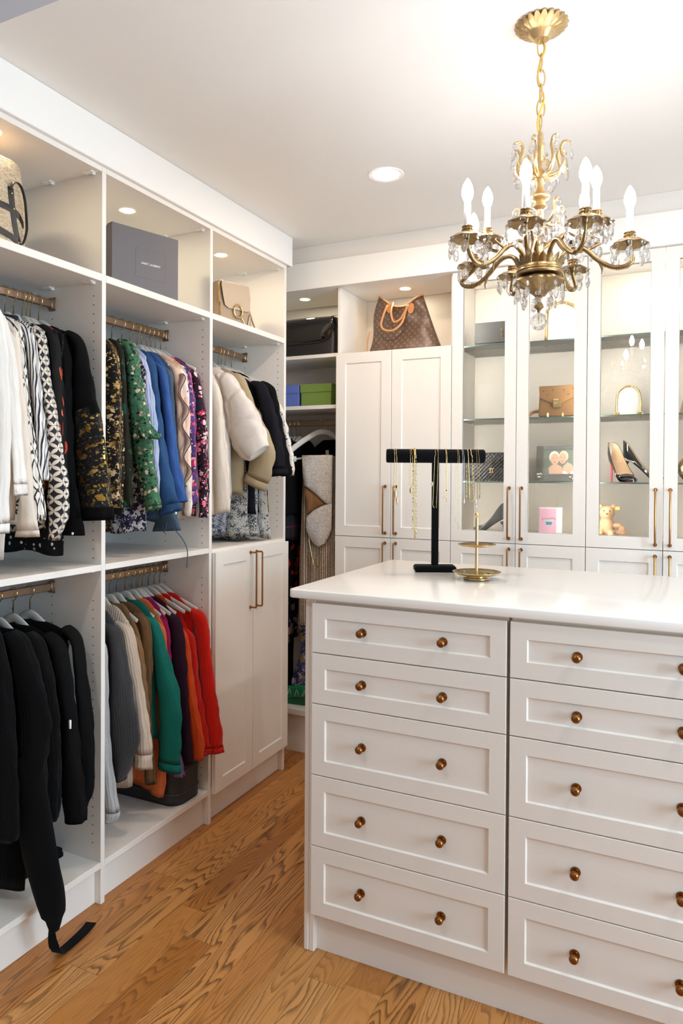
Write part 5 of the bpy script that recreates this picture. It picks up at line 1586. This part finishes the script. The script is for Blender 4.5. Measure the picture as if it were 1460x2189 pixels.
mb = MB(); mb.tube(cr([(-.02, .182, .20), (-.012, .190, .13), (-.004, .205, .07), (0, .222, .03), (.004, .224, .006), (.004, .212, .0035)], 20), .0055, 7, flat=.5); obj('shoulder_strap', mb, M['taupe_dark'], t, True)
mb = MB(); mb.tube([(.004, -.008, .215), (.007, -.009, .12)], .0038, 6); mb.tube([(.010, -.006, .12), (.012, -.004, .06)], .003, 5); obj('zip', mb, M['zip'], t, True)

# black patent flap bag in the corner
t = thing('patent_bag', 'large glossy black patent flap bag on the corner top shelf', 'bag', (-1.905, 3.475, 2.1774))
mb = MB(); R = []
for f in L_(0, 1, 9):
    z = .215*f; w = .222-.012*f; d = .055*(1-.35*f)
    R.append([(w*math.copysign(abs(math.cos(a))**.3, math.cos(a)), d*math.copysign(abs(math.sin(a))**.55, math.sin(a)), z) for a in [2*PI*q/32 for q in range(32)]])
mb.rings(R); obj('body', mb, M['black_leather'], t, 50)
mb = MB(); R = []
for f in L_(0, 1, 12):
    row = []
    for q in range(21):
        u = -1+q/10
        low = .080+.080*abs(u)**7
        z = .225-(.225-low)*f
        y = -.045-.022*math.sin(PI*f*.9)-.006*math.sin(u*3+f*2)*f
        if f < .12: y += .05*(1-f/.12)
        row.append((u*.215, y, z+.008*(1-f)*math.cos(u*1.4)))
    R.append(row+[(x, y+.005, z) for x, y, z in row[::-1]])
mb.rings(R); obj('flap', mb, M['black_patent'], t, True)
mb = MB(); P = []
for q in range(25):
    u = -1+q/12
    P.append((u*.215, -.0535, .080+.080*abs(u)**7-.002))
mb.tube(P, .0042, 6); obj('flap_edge', mb, M['edge'], t, True)
mb = MB(); mb.tube(cr([(.205, -.03, .20), (.222, -.035, .185), (.226, -.03, .165), (.214, -.03, .150), (.205, -.035, .17)], 14), .010, 7); obj('strap_knot', mb, M['black_leather'], t, True)

# two lidded boxes
for nm, x0, x1, m_, lb, dk in (('blue', -2.105, -1.901, 'blue_card', 'blue lidded shoe box beside the green box on the corner shelf', 0), ('green', -1.893, -1.700, 'green_card', 'green lidded box at the cabinet side on the corner shelf', 0)):
    t = thing('lidded_box', lb, 'box', ((x0+x1)/2, 3.47, 1.9042), group='lidded boxes on the corner shelf')
    w = (x1-x0)/2
    mb = MB(); mb.box(-w+.004, w-.004, -.050, .14, 0, .10, .002); obj('base', mb, M[m_], t)
    mb = MB(); mb.box(-w, w, -.0545, .1445, .078, .124, .002); obj('lid', mb, M[m_], t)

# brown patterned tote
t = thing('tote_bag', 'brown monogram canvas tote with tan leather handles in its lit niche', 'tote bag', (-1.31, 3.50, 2.1672))
nx_, nz_ = 30, 16
def tote(u, v, s_):
    """u across, v up, s_ -1 front / +1 back"""
    xl = -.205+(.062)*v**1.1+.012*math.sin(v*6); xr = .210-(.112)*v**.9
    dip = .050*math.sin(PI*u)**1.3 if s_ < 0 else .075*math.sin(PI*u)**1.1
    x = xl+(xr-xl)*u
    z = v*(.318-.015*u-dip*1.25)
    thick = (.062*(1-v*.55))*(math.sin(PI*min(max(u, .02), .98))**.45)
    sag = .020*math.exp(-((u-.52)**2)*9)*math.sin(PI*v)**1.5
    wr = .005*math.sin(u*17+v*9)*v+.006*math.sin(v*13-u*8)*math.sin(PI*u)
    return (x, s_*thick+(sag+wr if s_ < 0 else 0), z)
mb = MB(); R = []; U_ = []
for j in range(nz_+1):
    v = j/nz_
    fr = [tote(i/nx_, v, -1) for i in range(nx_+1)]
    bk = [tote(i/nx_, v, 1) for i in range(nx_+1)]
    R.append(fr+bk[::-1]); U_.append([(p[0], p[2]) for p in fr]+[(p[0]+.5, p[2]) for p in bk[::-1]])
R.append([(p[0], p[1]*.7+.004, p[2]-.03) for p in R[-1]]); U_.append(U_[-1])
mb.rings(R, uvs=U_); tb = obj('body', mb, M['canvas'], t, True)
mb = MB(); top = [tote(i/nx_, 1, -1) for i in range(nx_+1)]+[tote(i/nx_, 1, 1) for i in range(nx_, -1, -1)]
mb.tube(top, .0045, 7, closed=True, ref=(0, 0, 1)); obj('leather_trim', mb, M['nat'], t, True)
mb = MB(); mb.tube(cr([(-.198, -.01, .135), (-.205, -.02, .08), (-.212, -.01, .02), (-.210, 0, .004)], 12), .0035, 6); obj('side_tie', mb, M['nat'], t, True)
for P, nm in (([(-.082, -.052, .255), (-.092, -.072, .205), (-.100, -.086, .150), (-.080, -.092, .120), (-.030, -.090, .115), (.012, -.080, .150), (.026, -.060, .215), (.028, -.045, .245)], 'handle'), ([(-.062, -.015, .275), (-.055, -.062, .225), (-.045, -.072, .180), (-.030, -.074, .160), (.002, -.072, .172), (.022, -.056, .215), (.032, -.030, .25)], 'handle')):
    mb = MB(); mb.tube(cr(P, 34), .0058, 8); obj(nm, mb, M['nat'], t, True)
for x, z, tl in ((-.076, .246, .25), (.046, .232, -.55)):
    mb = MB()
    P = [(x+.017*math.cos(a)*math.cos(tl)-.026*math.sin(a)*math.sin(tl)*.6, z+.026*math.sin(a)+.017*math.cos(a)*math.sin(tl)) for a in [2*PI*q/18 for q in range(18)]]
    yb = tote(.5+x/.30, z/.27, -1)[1]
    mb.prism(P, lambda a, b, d: (a, yb-.008+d, b), 0, .006); obj('leather_patch', mb, M['nat'], t)
mono = None
for x, z in ((-.115, .034), (-.030, .034), (.055, .034), (.120, .070), (-.150, .085), (.135, .034), (.10, .115), (-.14, .17)):
    def fn(a, b, d, x=x, z=z):
        X, Z = x+a, z+b
        u = (X+.205)/.40; v = max(0.02, min(1, Z/.27))
        return (X, tote(max(0, min(1, u)), v, -1)[1]-.0012-d, Z)
    mono = None
    for ch_, dx, dz in (('L', -.003, -.003), ('V', .004, .002)):
        b2 = text_mb(ch_, .026, .0004, lambda a, b, d, dx=dx, dz=dz: fn(a+dx, b+dz, d))
        if mono is None: mono = b2
        else:
            o_ = len(mono.v); mono.v += b2.v; mono.f += [tuple(i+o_ for i in f) for f in b2.f]; mono.m += b2.m
    obj('monogram', mono, M['letter'], t)

# ------------------------------------------------------------------ things behind the glass doors
def flatpoly(mb, poly, y, th=.0006, m=0):
    mb.prism(poly, lambda a, b, d: (a, y-d, b), 0, th, m)
def ell(cx_, cz_, a, b, n=20, t0=0): return [(cx_+a*math.cos(2*PI*i/n+t0), cz_+b*math.sin(2*PI*i/n+t0)) for i in range(n)]
# black clutch with gold letters
t = thing('clutch', 'slim black clutch with gold intertwined letters on the upper glass shelf', 'clutch bag', (-.845, 3.52, 2.1652))
mb = MB(); R = []
for f in L_(0, 1, 6): R.append([(x, y*(1-.3*f), .132*f) for x, y in ((-.088, -.016), (.075, -.018), (.075, .018), (-.088, .016))])
mb.rings(R); obj('body', mb, M['grey_leather'], t)
mb = MB(); mb.box(-.0885, .0755, -.022, -.0175, .030, .133, .002); obj('flap', mb, M['grey_leather'], t)
lg = None
for ch_, dx, dz, sz in (('Y', 0, .014, .034), ('S', .001, 0, .038), ('L', .004, -.014, .034)):
    b2 = text_mb(ch_, sz, .003, lambda a, b, d, dx=dx, dz=dz: (.046+a*.8+dx, -.0222-d, .072+b+dz))
    if lg is None: lg = b2
    else:
        o_ = len(lg.v); lg.v += b2.v; lg.f += [tuple(i+o_ for i in f) for f in b2.f]; lg.m += b2.m
obj('gold_letters', lg, M['gold'], t)
for x in (.02,):
    mb = MB(); mb.lathe([(.004, 0), (.004, .012), (.003, .014)], c=(x, -.045, 0), n=10); obj('stand_peg', mb, M['gold'], t)
# ornate gold picture frame, leaning
t = thing('picture_frame', 'ornate gold frame with arched crest around blank white paper', 'picture frame', (-.520, 3.545, 2.1652), (-.16, 0, .10))
w, h = .070, .185
mb = MB()
for x in (-w, w): mb.tube([(x, 0, .0), (x*1.0, 0, h*.5), (x*.97, 0, h)], [.009, .007, .008], 8)
mb.tube(cr([(-w*.97, 0, h), (-w*.55, 0, h+.022), (0, 0, h+.034), (w*.55, 0, h+.022), (w*.97, 0, h)], 18), .008, 8)
mb.tube([(-w, 0, .006), (w, 0, .006)], .0065, 8)
for i in range(9):
    a = PI*i/8; mb.sphere((w*.85*math.cos(a), -.004, h+.004+.024*math.sin(a)), .006, 8, 5)
for x in (-w, w): mb.sphere((x, -.002, .012), .010, 8, 5)
obj('frame', mb, M['gold'], t, True)
mb = MB(); mb.box(-w+.004, w-.004, .001, .004, .008, h+.010, .001); obj('paper', mb, M['paper'], t)
mb = MB(); mb.tube([(0, .006, h*.7), (0, .050, .034)], .003, 6); obj('easel_leg', mb, M['gold'], t)
# tan satchel
t = thing('satchel', 'tan leather satchel with gold clasp plate and studs on the second glass shelf', 'bag', (-.525, 3.515, 1.8072))
mb = MB(); R = []
for f in L_(0, 1, 6): R.append([(x*(1-.03*f), y*(1-.35*f), .012+.140*f) for x, y in ((-.088, -.030), (-.080, -.036), (.080, -.036), (.088, -.030), (.088, .036), (-.088, .036))])
mb.rings(R); obj('body', mb, M['tan'], t)
mb = MB(); flatpoly(mb, [(-.086, .152), (.086, .152), (.082, .100), (.020, .070), (-.020, .070), (-.082, .100)], -.0275, .010); mb.box(-.085, .085, -.030, .02, .150, .156, .002); obj('flap', mb, M['tan'], t)
mb = MB(); mb.box(-.018, .018, -.046, -.0375, .050, .090, .003); mb.box(-.012, .012, -.049, -.0455, .055, .072, .002); obj('clasp', mb, M['gold'], t)
for x, z in ((-.064, .130), (-.02, .135), (.03, .134), (.07, .138), (-.045, .112), (.050, .112)):
    mb = MB(); mb.sphere((x, -.0378, z), (.003, .002, .003), 8, 4); obj('stud', mb, M['edge'], t)
mb = MB(); mb.tube(cr([(-.086, .01, .04), (-.12, 0, .034), (-.140, -.02, .012), (-.128, -.03, .004), (-.05, -.025, .004)], 22), .008, 8, flat=.5); obj('shoulder_strap', mb, pm('brown_strap', S(168, 116, 76), .5), t, True)
for x in (-.040, .030):
    mb = MB(); mb.lathe([(.0042, 0), (.0042, .022), (.003, .024)], c=(x, -.058, 0), n=10); obj('stand_peg', mb, M['gold'], t)
# horseshoe gold frame
t = thing('picture_frame', 'small arched gold frame with blank paper on the second glass shelf', 'picture frame', (-.214, 3.55, 1.8072), (-.12, 0, 0))
P = cr([(-.048, 0, 0), (-.052, 0, .06), (-.047, 0, .115), (-.024, 0, .142), (0, 0, .148), (.024, 0, .142), (.047, 0, .115), (.052, 0, .06), (.048, 0, 0)], 34)
mb = MB(); mb.tube(P, .0085, 8, flat=.6, ref=(0, 1, 0)); mb.tube([(-.05, 0, .005), (.05, 0, .005)], .005, 8)
for s_ in (-1, 1):
    for q in range(5): mb.sphere((s_*(.052+.011*math.cos(q*1.2)), -.008, .012+.009*math.sin(q*1.2)), .0075, 8, 5)
obj('frame', mb, M['gold'], t, True)
mb = MB(); flatpoly(mb, [(x*.93, z) for x, _, z in P], .003, .003); obj('paper', mb, M['paper'], t)
# quilted black flap bag with the interlocking double-arc clasp
t = thing('quilted_bag', 'quilted black flap bag with gold clasp of two interlocked arcs', 'bag', (-.862, 3.52, 1.5032))
def quilt(x, z, y0):
    a = (x+z)/.019; b = (x-z)/.019
    return y0-.008*abs(math.sin(a*PI/1))*abs(math.sin(b*PI/1))
mb = MB(); R = []
for j in range(29):
    z = .140*j/28; e = .006*math.sin(PI*j/28)
    fr = [(-.085+.170*i/40, quilt(-.085+.170*i/40, z, -.026-e), z) for i in range(41)]
    R.append(fr+[(.088, 0, z), (.085, .026, z), (-.085, .026, z), (-.088, 0, z)])
mb.rings(R); obj('body', mb, M['black_leather'], t, 70)
mb = MB(); fl2 = [(-.085, .141), (.085, .141), (.085, .068), (.050, .050), (-.050, .050), (-.085, .068)]
mb.tube([(a_, -.0335, b_) for a_, b_ in fl2[2:]], .0022, 6); mb.box(-.086, .086, -.028, .024, .1385, .1425, .002); obj('flap_edge', mb, M['black_leather'], t)
mb = MB()
for s_ in (-1, 1):
    P = [(.022+s_*(.0045-.0105*math.cos(a)), -.039, .052+.0105*math.sin(a)) for a in [math.radians(-125+250*q/16) for q in range(17)]]
    mb.tube(P, .0021, 7)
obj('clasp', mb, M['gold'], t, True)
# couple photograph in a silver frame
t = thing('picture_frame', 'wide silver frame holding a photograph of two fair-haired people', 'picture frame', (-.532, 3.55, 1.5032), (-.10, 0, 0))
mb = MB(); 
for a_ in ((-.103, -.070, 0, .176), (.078, .103, 0, .176), (-.0699, .0779, 0, .036), (-.0699, .0779, .157, .176)): mb.box(a_[0], a_[1], -.006, .006, a_[2], a_[3], .002)
obj('frame', mb, M['silver'], t)
mb = MB(); mb.box(-.0699, .0779, .000, .004, .036, .157, .0003); obj('photo_ground', mb, pm('photo_grey_green', S(118, 128, 118), .5), t)
sk, hr1, hr2, wt = pm('photo_skin', S(220, 182, 160), .6), pm('photo_pale_hair', S(236, 236, 230), .6), pm('photo_blond_hair', S(236, 224, 196), .6), pm('photo_white', S(238, 236, 232), .6)
def ph(poly, m_, k, nm='photo_print'):
    mb = MB(); flatpoly(mb, poly, -.0002-.0004*k, .0004); obj(nm, mb, m_, t)
ph([(-.040, .037), (-.044, .066), (-.028, .082), (.0, .084), (.020, .070), (.026, .037)], sk, 0)
ph([(.020, .037), (.026, .075), (.045, .095), (.066, .085), (.077, .058), (.077, .037)], sk, 1)
ph(ell(-.017, .121, .024, .029), hr1, 2); ph(ell(-.014, .110, .0205, .028), sk, 3)
ph(ell(.027, .124, .022, .027), hr2, 2); ph(ell(.023, .114, .0185, .027), sk, 4)
for x_, z_ in ((-.022, .114), (-.006, .114), (.016, .118), (.030, .118)): ph(ell(x_, z_, .0022, .0016, 8), M['edge'], 6)
for x_, z_ in ((-.014, .095), (.022, .100)): ph(ell(x_, z_, .006, .0018, 10), pm('photo_lip', S(176, 92, 88), .6), 6)
ph([(.022, .037), (.026, .052), (.040, .050), (.050, .037)], wt, 5); ph([(.058, .037), (.062, .050), (.077, .052), (.077, .037)], wt, 5)
mb = MB()
for x, z in ((-.086, .02), (-.080, .035), (-.090, .034), (.085, .018), (.092, .03), (.07, .012), (.06, .02)): mb.sphere((x, -.009, z), (.007, .004, .007), 8, 5)
obj('frame_ornament', mb, M['silver'], t, True)

def shoe(label, loc, rot, mats, L=.235, hh=.105, cat='shoe', group=None, name='high_heel'):
    """court shoe: lofted along its length, heel at x=0, toe at x=L"""
    t = thing(name, label, cat, loc, rot, group)
    mb = MB(); R = []; N = 30; mi = []
    for i in range(N+1):
        f = i/N; x = L*.84*f if f < 1 else L*.84
        # sole height: high at the heel, on the ground under the ball
        zb = hh*(1-min(1, f/.70)**1.25)*(1 if f < .70 else 0)+.002+.004*max(0, f-.75)
        if f < .12: zb = hh*(1-(f/.70)**1.25)+.002
        w = .024+.014*math.sin(PI*min(1, f*.9))**1.0+.008*math.exp(-((f-.70)/.16)**2)
        w *= math.sqrt(max(.02, 1-((f-.80)/.205)**2)) if f > .80 else 1
        w *= math.sqrt(max(.10, 1-((f-.12)/.125)**2)) if f < .12 else 1
        up = .052*(1-f/.5)**1.0+.020 if f < .5 else .020
        up = .056*math.exp(-(f/.30)**2)+.021
        opn = f < .66
        if not opn: up = .026*math.sqrt(max(.02, 1-((f-.66)/.36)**2))+.004
        top = zb+up
        fl_z = zb+.004
        if opn:
            ring = [(x, -w*.96, top), (x, -w*1.03, zb+up*.5), (x, -w*.80, zb), (x, 0, zb-.001), (x, w*.80, zb), (x, w*1.03, zb+up*.5), (x, w*.96, top), (x, w*.90, top-.001), (x, w*.88, zb+up*.5), (x, 0, fl_z), (x, -w*.88, zb+up*.5), (x, -w*.90, top-.001)]
        else:
            ring = [(x, -w*.80, zb+up*.70), (x, -w*1.0, zb+up*.36), (x, -w*.80, zb), (x, 0, zb-.001), (x, w*.80, zb), (x, w*1.0, zb+up*.36), (x, w*.80, zb+up*.70), (x, w*.60, zb+up*.88), (x, w*.3, top-.0008), (x, 0, top), (x, -w*.3, top-.0008), (x, -w*.60, zb+up*.88)]
        R.append(ring)
    ids = mb.rings(R)
    k = 0
    for i in range(N):
        for q in range(12):
            mb.m[k] = 1 if q in (2, 3) else (2 if (7 <= q <= 10 and i/N < .645) else 0); k += 1
    obj('upper', mb, mats, t, 55)
    mb = MB(); z1 = hh+.004
    mb.tube([(.017, 0, z1-.020), (.013, 0, z1-.032), (.010, 0, z1*.55), (.008, 0, .006), (.008, 0, 0)], [.013, .009, .0046, .0032, .0034], 10)
    obj('heel', mb, mats[3] if len(mats) > 3 else mats[0], t, True)
    return t
pm4 = [M['black_patent'], M['red_sole'], M['nude'], M['black_patent']]
shoe('black patent stiletto turned to the front, showing its nude insole', (-.282, 3.475, 1.5034), (0, 0, -.95), pm4[:3]+[M['red_sole']], L=.22, group='black patent pumps')
shoe('black patent stiletto seen from the side with red sole', (-.232, 3.515, 1.5034), (0, 0, -.08), pm4, L=.225, hh=.115, group='black patent pumps')
gm = [M['grey_leather']]*2+[M['nude'], M['grey_leather']]
shoe('dark grey heeled pump on the cabinet floor behind the gold tray', (-.772, 3.50, 1.2482), (0, 0, PI-.15), gm, L=.20, hh=.070)
# folded pink card
t = thing('greeting_card', 'open pink card with a small turquoise handbag drawing', 'card', (-.556, 3.50, 1.2482))
mb = MB(); mb.prism([(-.052, 0), (.028, 0), (.028, .124), (-.050, .124)], lambda a, b, d: (a, -d, b), 0, .0015); obj('front_leaf', mb, pm('pink_card', S(226, 178, 204), .7), t)
mb = MB(); mb.prism([(-.056, 0), (.055, 0), (.055, .130), (-.054, .130)], lambda a, b, d: (a, .004-d, b), 0, .0015); obj('back_leaf', mb, M['paper'], t)
mb = MB(); flatpoly(mb, [(-.030, .072), (.016, .072), (.008, .040), (-.022, .040)], -.0016, .0005); obj('bag_print', mb, pm('turquoise_print', S(176, 212, 216), .7), t)
mb = MB(); flatpoly(mb, [(-.022, .060), (.010, .060), (.006, .046), (-.018, .046)], -.0022, .0004); obj('bag_print', mb, pm('slate_print', S(110, 126, 156), .7), t)
mb = MB(); mb.tube(cr([(-.038, -.002, .066), (-.034, -.002, .076), (-.01, -.002, .074), (.014, -.002, .078), (.026, -.002, .070)], 14), .0012, 5); obj('bag_print', mb, pm('red_print', S(190, 90, 100), .7), t)
# seated teddy bear
t = thing('teddy_bear', 'beige plush teddy bear with yellow ear tag, sitting behind the glass door', 'soft toy', (-.300, 3.50, 1.2482), (0, 0, .1))
mb = MB()
for c, r in (((0, 0, .048), (.036, .032, .048)), ((0, -.006, .112), (.036, .033, .034)), ((0, -.034, .104), (.016, .014, .013)), ((-.030, 0, .140), (.013, .008, .014)), ((.030, 0, .140), (.013, .008, .014)), ((.044, -.006, .052), (.030, .014, .013)), ((-.044, -.006, .052), (.030, .014, .013)), ((.022, -.040, .018), (.018, .040, .017)), ((.058, -.020, .016), (.034, .020, .016)), ((-.058, -.020, .016), (.034, .020, .016)), ((.068, -.008, .036), (.016, .012, .014)), ((-.03, -.02, .02), (.02, .03, .017)), ((0, -.002, .082), (.022, .02, .016))):
    mb.sphere(c, r, 16, 10)
bo = obj('body', mb, fabric('plush_beige', S(208, 172, 138), S(196, 158, 124), wrinkle=.3, weave=400), t, True)
rm = bo.modifiers.new('remesh', 'REMESH'); rm.mode = 'VOXEL'; rm.voxel_size = .0035; rm.use_smooth_shade = True
sm = bo.modifiers.new('smooth', 'SMOOTH'); sm.factor = .6; sm.iterations = 6
mb = MB(); mb.sphere((-.013, -.0385, .122), .0035, 8, 5); mb.sphere((.013, -.0385, .122), .0035, 8, 5); obj('eye', mb, M['black_patent'], t, True)
mb = MB(); mb.sphere((0, -.048, .108), (.005, .003, .004), 8, 5); obj('nose', mb, M['edge'], t, True)
mb = MB(); mb.box(.036, .056, -.010, -.007, .126, .141, .001); obj('ear_tag', mb, pm('yellow_tag', S(240, 190, 90), .6), t)
# slivers in the last visible cabinet
t = thing('shell_clutch', 'ribbed gold shell clutch at the photo edge on the lower glass shelf', 'clutch bag', (.055, 3.50, 1.5032))
mb = MB(); n = 60; R = []
for yy, s_ in ((-.020, .55), (-.026, .75), (-.020, .97), (0, 1.0), (.020, .97), (.024, .6)):
    R.append([(s_*.060*(1+.03*math.cos(22*a))*math.cos(a), yy, .062+s_*.060*(1+.03*math.cos(22*a))*math.sin(a)) for a in [2*PI*q/n for q in range(n)]])
mb.rings(R); obj('body', mb, M['gold'], t, 50)
mb = MB(); mb.sphere((0, 0, .128), .007, 8, 6); obj('clasp', mb, M['gold'], t)
t = thing('brown_bag', 'rounded brown leather bag at the photo edge on the second glass shelf', 'bag', (.075, 3.51, 1.8072))
mb = MB(); rbox(mb, .150, .07, .095, .034, .72, .8, 6); obj('body', mb, M['taupe_dark'], t, True)
mb = MB(); mb.tube(cr([(-.04, 0, .09), (-.03, 0, .13), (0, 0, .145), (.03, 0, .13), (.04, 0, .09)], 16), .004, 6); obj('handle', mb, M['tan'], t, True)
t = thing('ornament', 'rose gold bead ornament at the photo edge on the upper glass shelf', 'ornament', (.045, 3.49, 2.1652))
mb = MB(); mb.lathe([(.034, 0), (.036, .006), (.020, .016), (.012, .03), (.026, .044), (.028, .052), (.012, .064), (.020, .078), (.022, .084), (.008, .098), (.002, .106)], n=20); obj('body', mb, brass('rose_gold', S(222, 178, 150), .3, .85), t, True)

# ------------------------------------------------------------------ on the island
dx = .8323
t = thing('necklace_stand', 'black velvet T-bar necklace stand on the white worktop', 'jewellery stand', (-.832, 2.562, 1.1643), (0, 0, math.radians(26)))
mb = MB(); mb.box(-.078, .078, -.036, .036, 0, .024, .006); obj('base', mb, M['velvet'], t)
mb = MB(); mb.box(-.0125, .0125, -.0125, .0125, .0238, .418, .003); obj('post', mb, M['velvet'], t)
BZ, BR, BL = .438, .0262, .186
mb = MB(); prof = [(.002, -BL), (BR*.9, -BL), (BR, -BL+.004), (BR, BL-.004), (BR*.9, BL), (.002, BL)]
R = [[(z, r*math.cos(2*PI*q/28), BZ+r*math.sin(2*PI*q/28)) for q in range(28)] for r, z in prof]
mb.rings(R); obj('bar', mb, M['velvet'], t, 40)
ST = t
mw = Matrix.Translation(Vector(ST.location)) @ Matrix.Rotation(math.radians(26), 4, 'Z')
def necklace(label, x, drop_f, r, mat, pend=None, spread=.010, beads=False, drop_b=None):
    """chain looped over the bar: front strand, over the top, back strand, joined at the bottom"""
    base = mw @ Vector((x, 0, BZ))
    t = thing('necklace', label, 'necklace', base, (0, 0, math.radians(26)), 'necklaces on the T-bar')
    k = BR+r+.0006
    lowz = -BR-drop_f
    P = [(spread*.3, -k, lowz+.014), (spread*.1, -k*1.0, lowz+.002), (0, -k*.98, lowz)]
    F1 = [(spread*.5*(1-f), -k, lowz+(-lowz)*f) for f in L_(.06, 1, 10)]
    arc = [(-spread*.2, -k*math.cos(a), k*math.sin(a)) for a in L_(0.15, PI-.15, 12)]
    B1 = [(-spread*.6, k, -(BR+(drop_b or drop_f)*.9)*f) for f in L_(0, 1, 8)]
    P = [(0, -k, lowz)]+F1+arc+B1
    mb = MB()
    if beads:
        Q = cr(P, 70)
        for i in range(0, 70):
            a_, b_ = Vector(Q[i]), Vector(Q[min(i+1, 69)])
            if i % 2 == 0: mb.tube([a_, b_+ (b_-a_)*.15], r*1.1, 5)
            else: mb.sphere((a_+b_)/2, r*1.25, 6, 4)
    else:
        mb.tube(cr(P, 60), r, 5)
    s2 = [(-spread*.9+.4*spread*f, -k-.0015, lowz+(-lowz+.0)*(1-f)) for f in L_(0, 1, 10)]
    mb.tube([(-spread*.9, -k*.3, BR+.002)]+[(-spread*.9, -k*math.cos(a), k*math.sin(a)) for a in L_(1.2, .1, 6)]+s2, r, 5)
    obj('chain', mb, mat, t, True)
    if pend:
        for (px, pz, pw, phh, pmat) in pend:
            mb = MB(); R = []
            for f in L_(0, 1, 7):
                w = pw*max(.12, math.sin(PI*(.1+.85*f)))
                R.append([(px+w*math.cos(a), -k-.002+w*.4*math.sin(a), lowz+pz-phh*f) for a in [2*PI*q/8 for q in range(8)]])
            mb.rings(R); obj('pendant', mb, pmat, t, True)
    return t
sx = .37/209
def bx_(u): return (u-928.5)*sx
gd_, sv = M['gold'], M['silver']
necklace('fine gold necklace bunch with long feather pendants, nearest the left bar end', bx_(844), .118, .0010, gd_, [(-.004, .02, .005, .045, gd_), (.003, -.006, .004, .035, gd_)], .009)
necklace('thin gold necklace with arrowhead pendant beside the chunky link chain', bx_(877), .095, .0007, gd_, [(-.004, .004, .006, .026, gd_)], .008)
necklace('long chunky gold paperclip chain, the longest necklace on the bar', bx_(884.5), .282, .0021, gd_, None, .006, True)
necklace('thin gold necklace crossing the stand post', bx_(925), .170, .0008, gd_, [(-.010, .10, .003, .02, gd_)], -.014)
necklace('gold necklace with tiny dark stone between post and silver chain', bx_(951), .150, .0009, gd_, [(-.002, .05, .0022, .006, M['edge']), (-.003, .004, .002, .012, gd_)], .004)
necklace('very long hair-thin gold necklace', bx_(977), .248, .0006, gd_, None, .006)
necklace('fine silver necklace ending in a small bar', bx_(987), .138, .0006, sv, [(.002, .004, .0016, .02, sv)], .006)
necklace('twisted gold rope necklace hanging as a wide loop', bx_(1004), .145, .0017, gd_, None, .016, True)
necklace('necklace with dark oval and gold drop pendants at the right bar end', bx_(1019), .136, .0010, M['chand'], [(-.012, .0, .0048, .018, M['silver']), (.004, .018, .003, .014, M['chand']), (-.010, -.022, .003, .010, sv)], .010)

t = thing('jewellery_tray', 'two-tier round gold jewellery tray with centre post', 'jewellery tray', (-.637, 2.436, 1.1643))
mb = MB(); mb.lathe([(.044, 0), (.046, .003), (.044, .007), (.034, .009), (.034, .013), (.045, .0135), (.070, .0185), (.0835, .026), (.0845, .0275), (.083, .0278), (.068, .0205), (.030, .0165), (.004, .016)], n=56, cap=False); obj('lower_dish', mb, M['gold'], t, True)
mb = MB(); mb.lathe([(.006, .016), (.0058, .212), (.0052, .216), (.003, .218), (.0062, .222), (.0078, .227), (.0062, .233), (.001, .236)], n=16); obj('post', mb, M['gold'], t, 50)
mb = MB(); mb.lathe([(.006, .112), (.030, .113), (.052, .1165), (.0665, .1225), (.0672, .124), (.066, .1242), (.050, .119), (.020, .1155), (.0055, .115)], n=56, cap=False, lobes=0); obj('upper_dish', mb, M['gold'], t, True)
for q, (x, y, z) in enumerate(((.03, -.02, .0172), (.045, -.01, .0185), (-.05, .02, .0192), (.02, .03, .0170))):
    o = thing('earring', ('gold ring earring', 'small dark stone earring', 'small pearl earring', 'tiny gold hoop earring')[q]+(' lying in the lower dish, front', ' lying in the lower dish beside the ring', ' lying in the lower dish at the left rim', ' lying in the lower dish behind the post')[q], 'earring', (-.637+x, 2.436+y, 1.1643+z))
    mb = MB()
    if q in (0, 3): mb.tube([(.006*math.cos(a), .006*math.sin(a), .0012) for a in [2*PI*i/16 for i in range(16)]], .0011, 6, closed=True, ref=(0, 0, 1))
    else: mb.sphere((0, 0, .0035), .0035, 10, 6)
    obj('ring' if q in (0, 3) else 'stone', mb, (M['gold'], M['edge'], M['paper'], M['gold'])[q], o, True)

# ------------------------------------------------------------------ on the wardrobe floor shelves
t = thing('suitcase', 'black soft suitcase under the bright knitwear', 'suitcase', (-2.08, 2.398, .1512))
mb = MB(); rbox(mb, .46, .180, .172, .055, .99, .7, 8); obj('shell', mb, M['suitcase'], t, True)
mb = MB()
for z in (.045, .135):
    P = []
    for cx_, cy_, a0 in ((.231-.055, .091-.055, 0), (-.231+.055, .091-.055, PI/2), (-.231+.055, -.091+.055, PI), (.231-.055, -.091+.055, 1.5*PI)):
        for q in range(7): P.append((cx_+.055*math.cos(a0+q*PI/12), cy_+.055*math.sin(a0+q*PI/12), z))
    mb.tube(P, .0022, 5, closed=True, ref=(0, 0, 1))
obj('piping', mb, pm('suitcase_piping', S(74, 70, 68), .5), t, True)
t = thing('folded_knit', 'black folded garment lying flat on the bottom shelf behind the wrap coat', 'folded clothes', (-2.09, 1.735, .1512))
for q in range(2):
    mb = MB(); rbox(mb, .215-.01*q, .225, .012, .012, 1.0, .9, 5, z0=.0125*q); obj('fold', mb, M['velvet'], t, True)
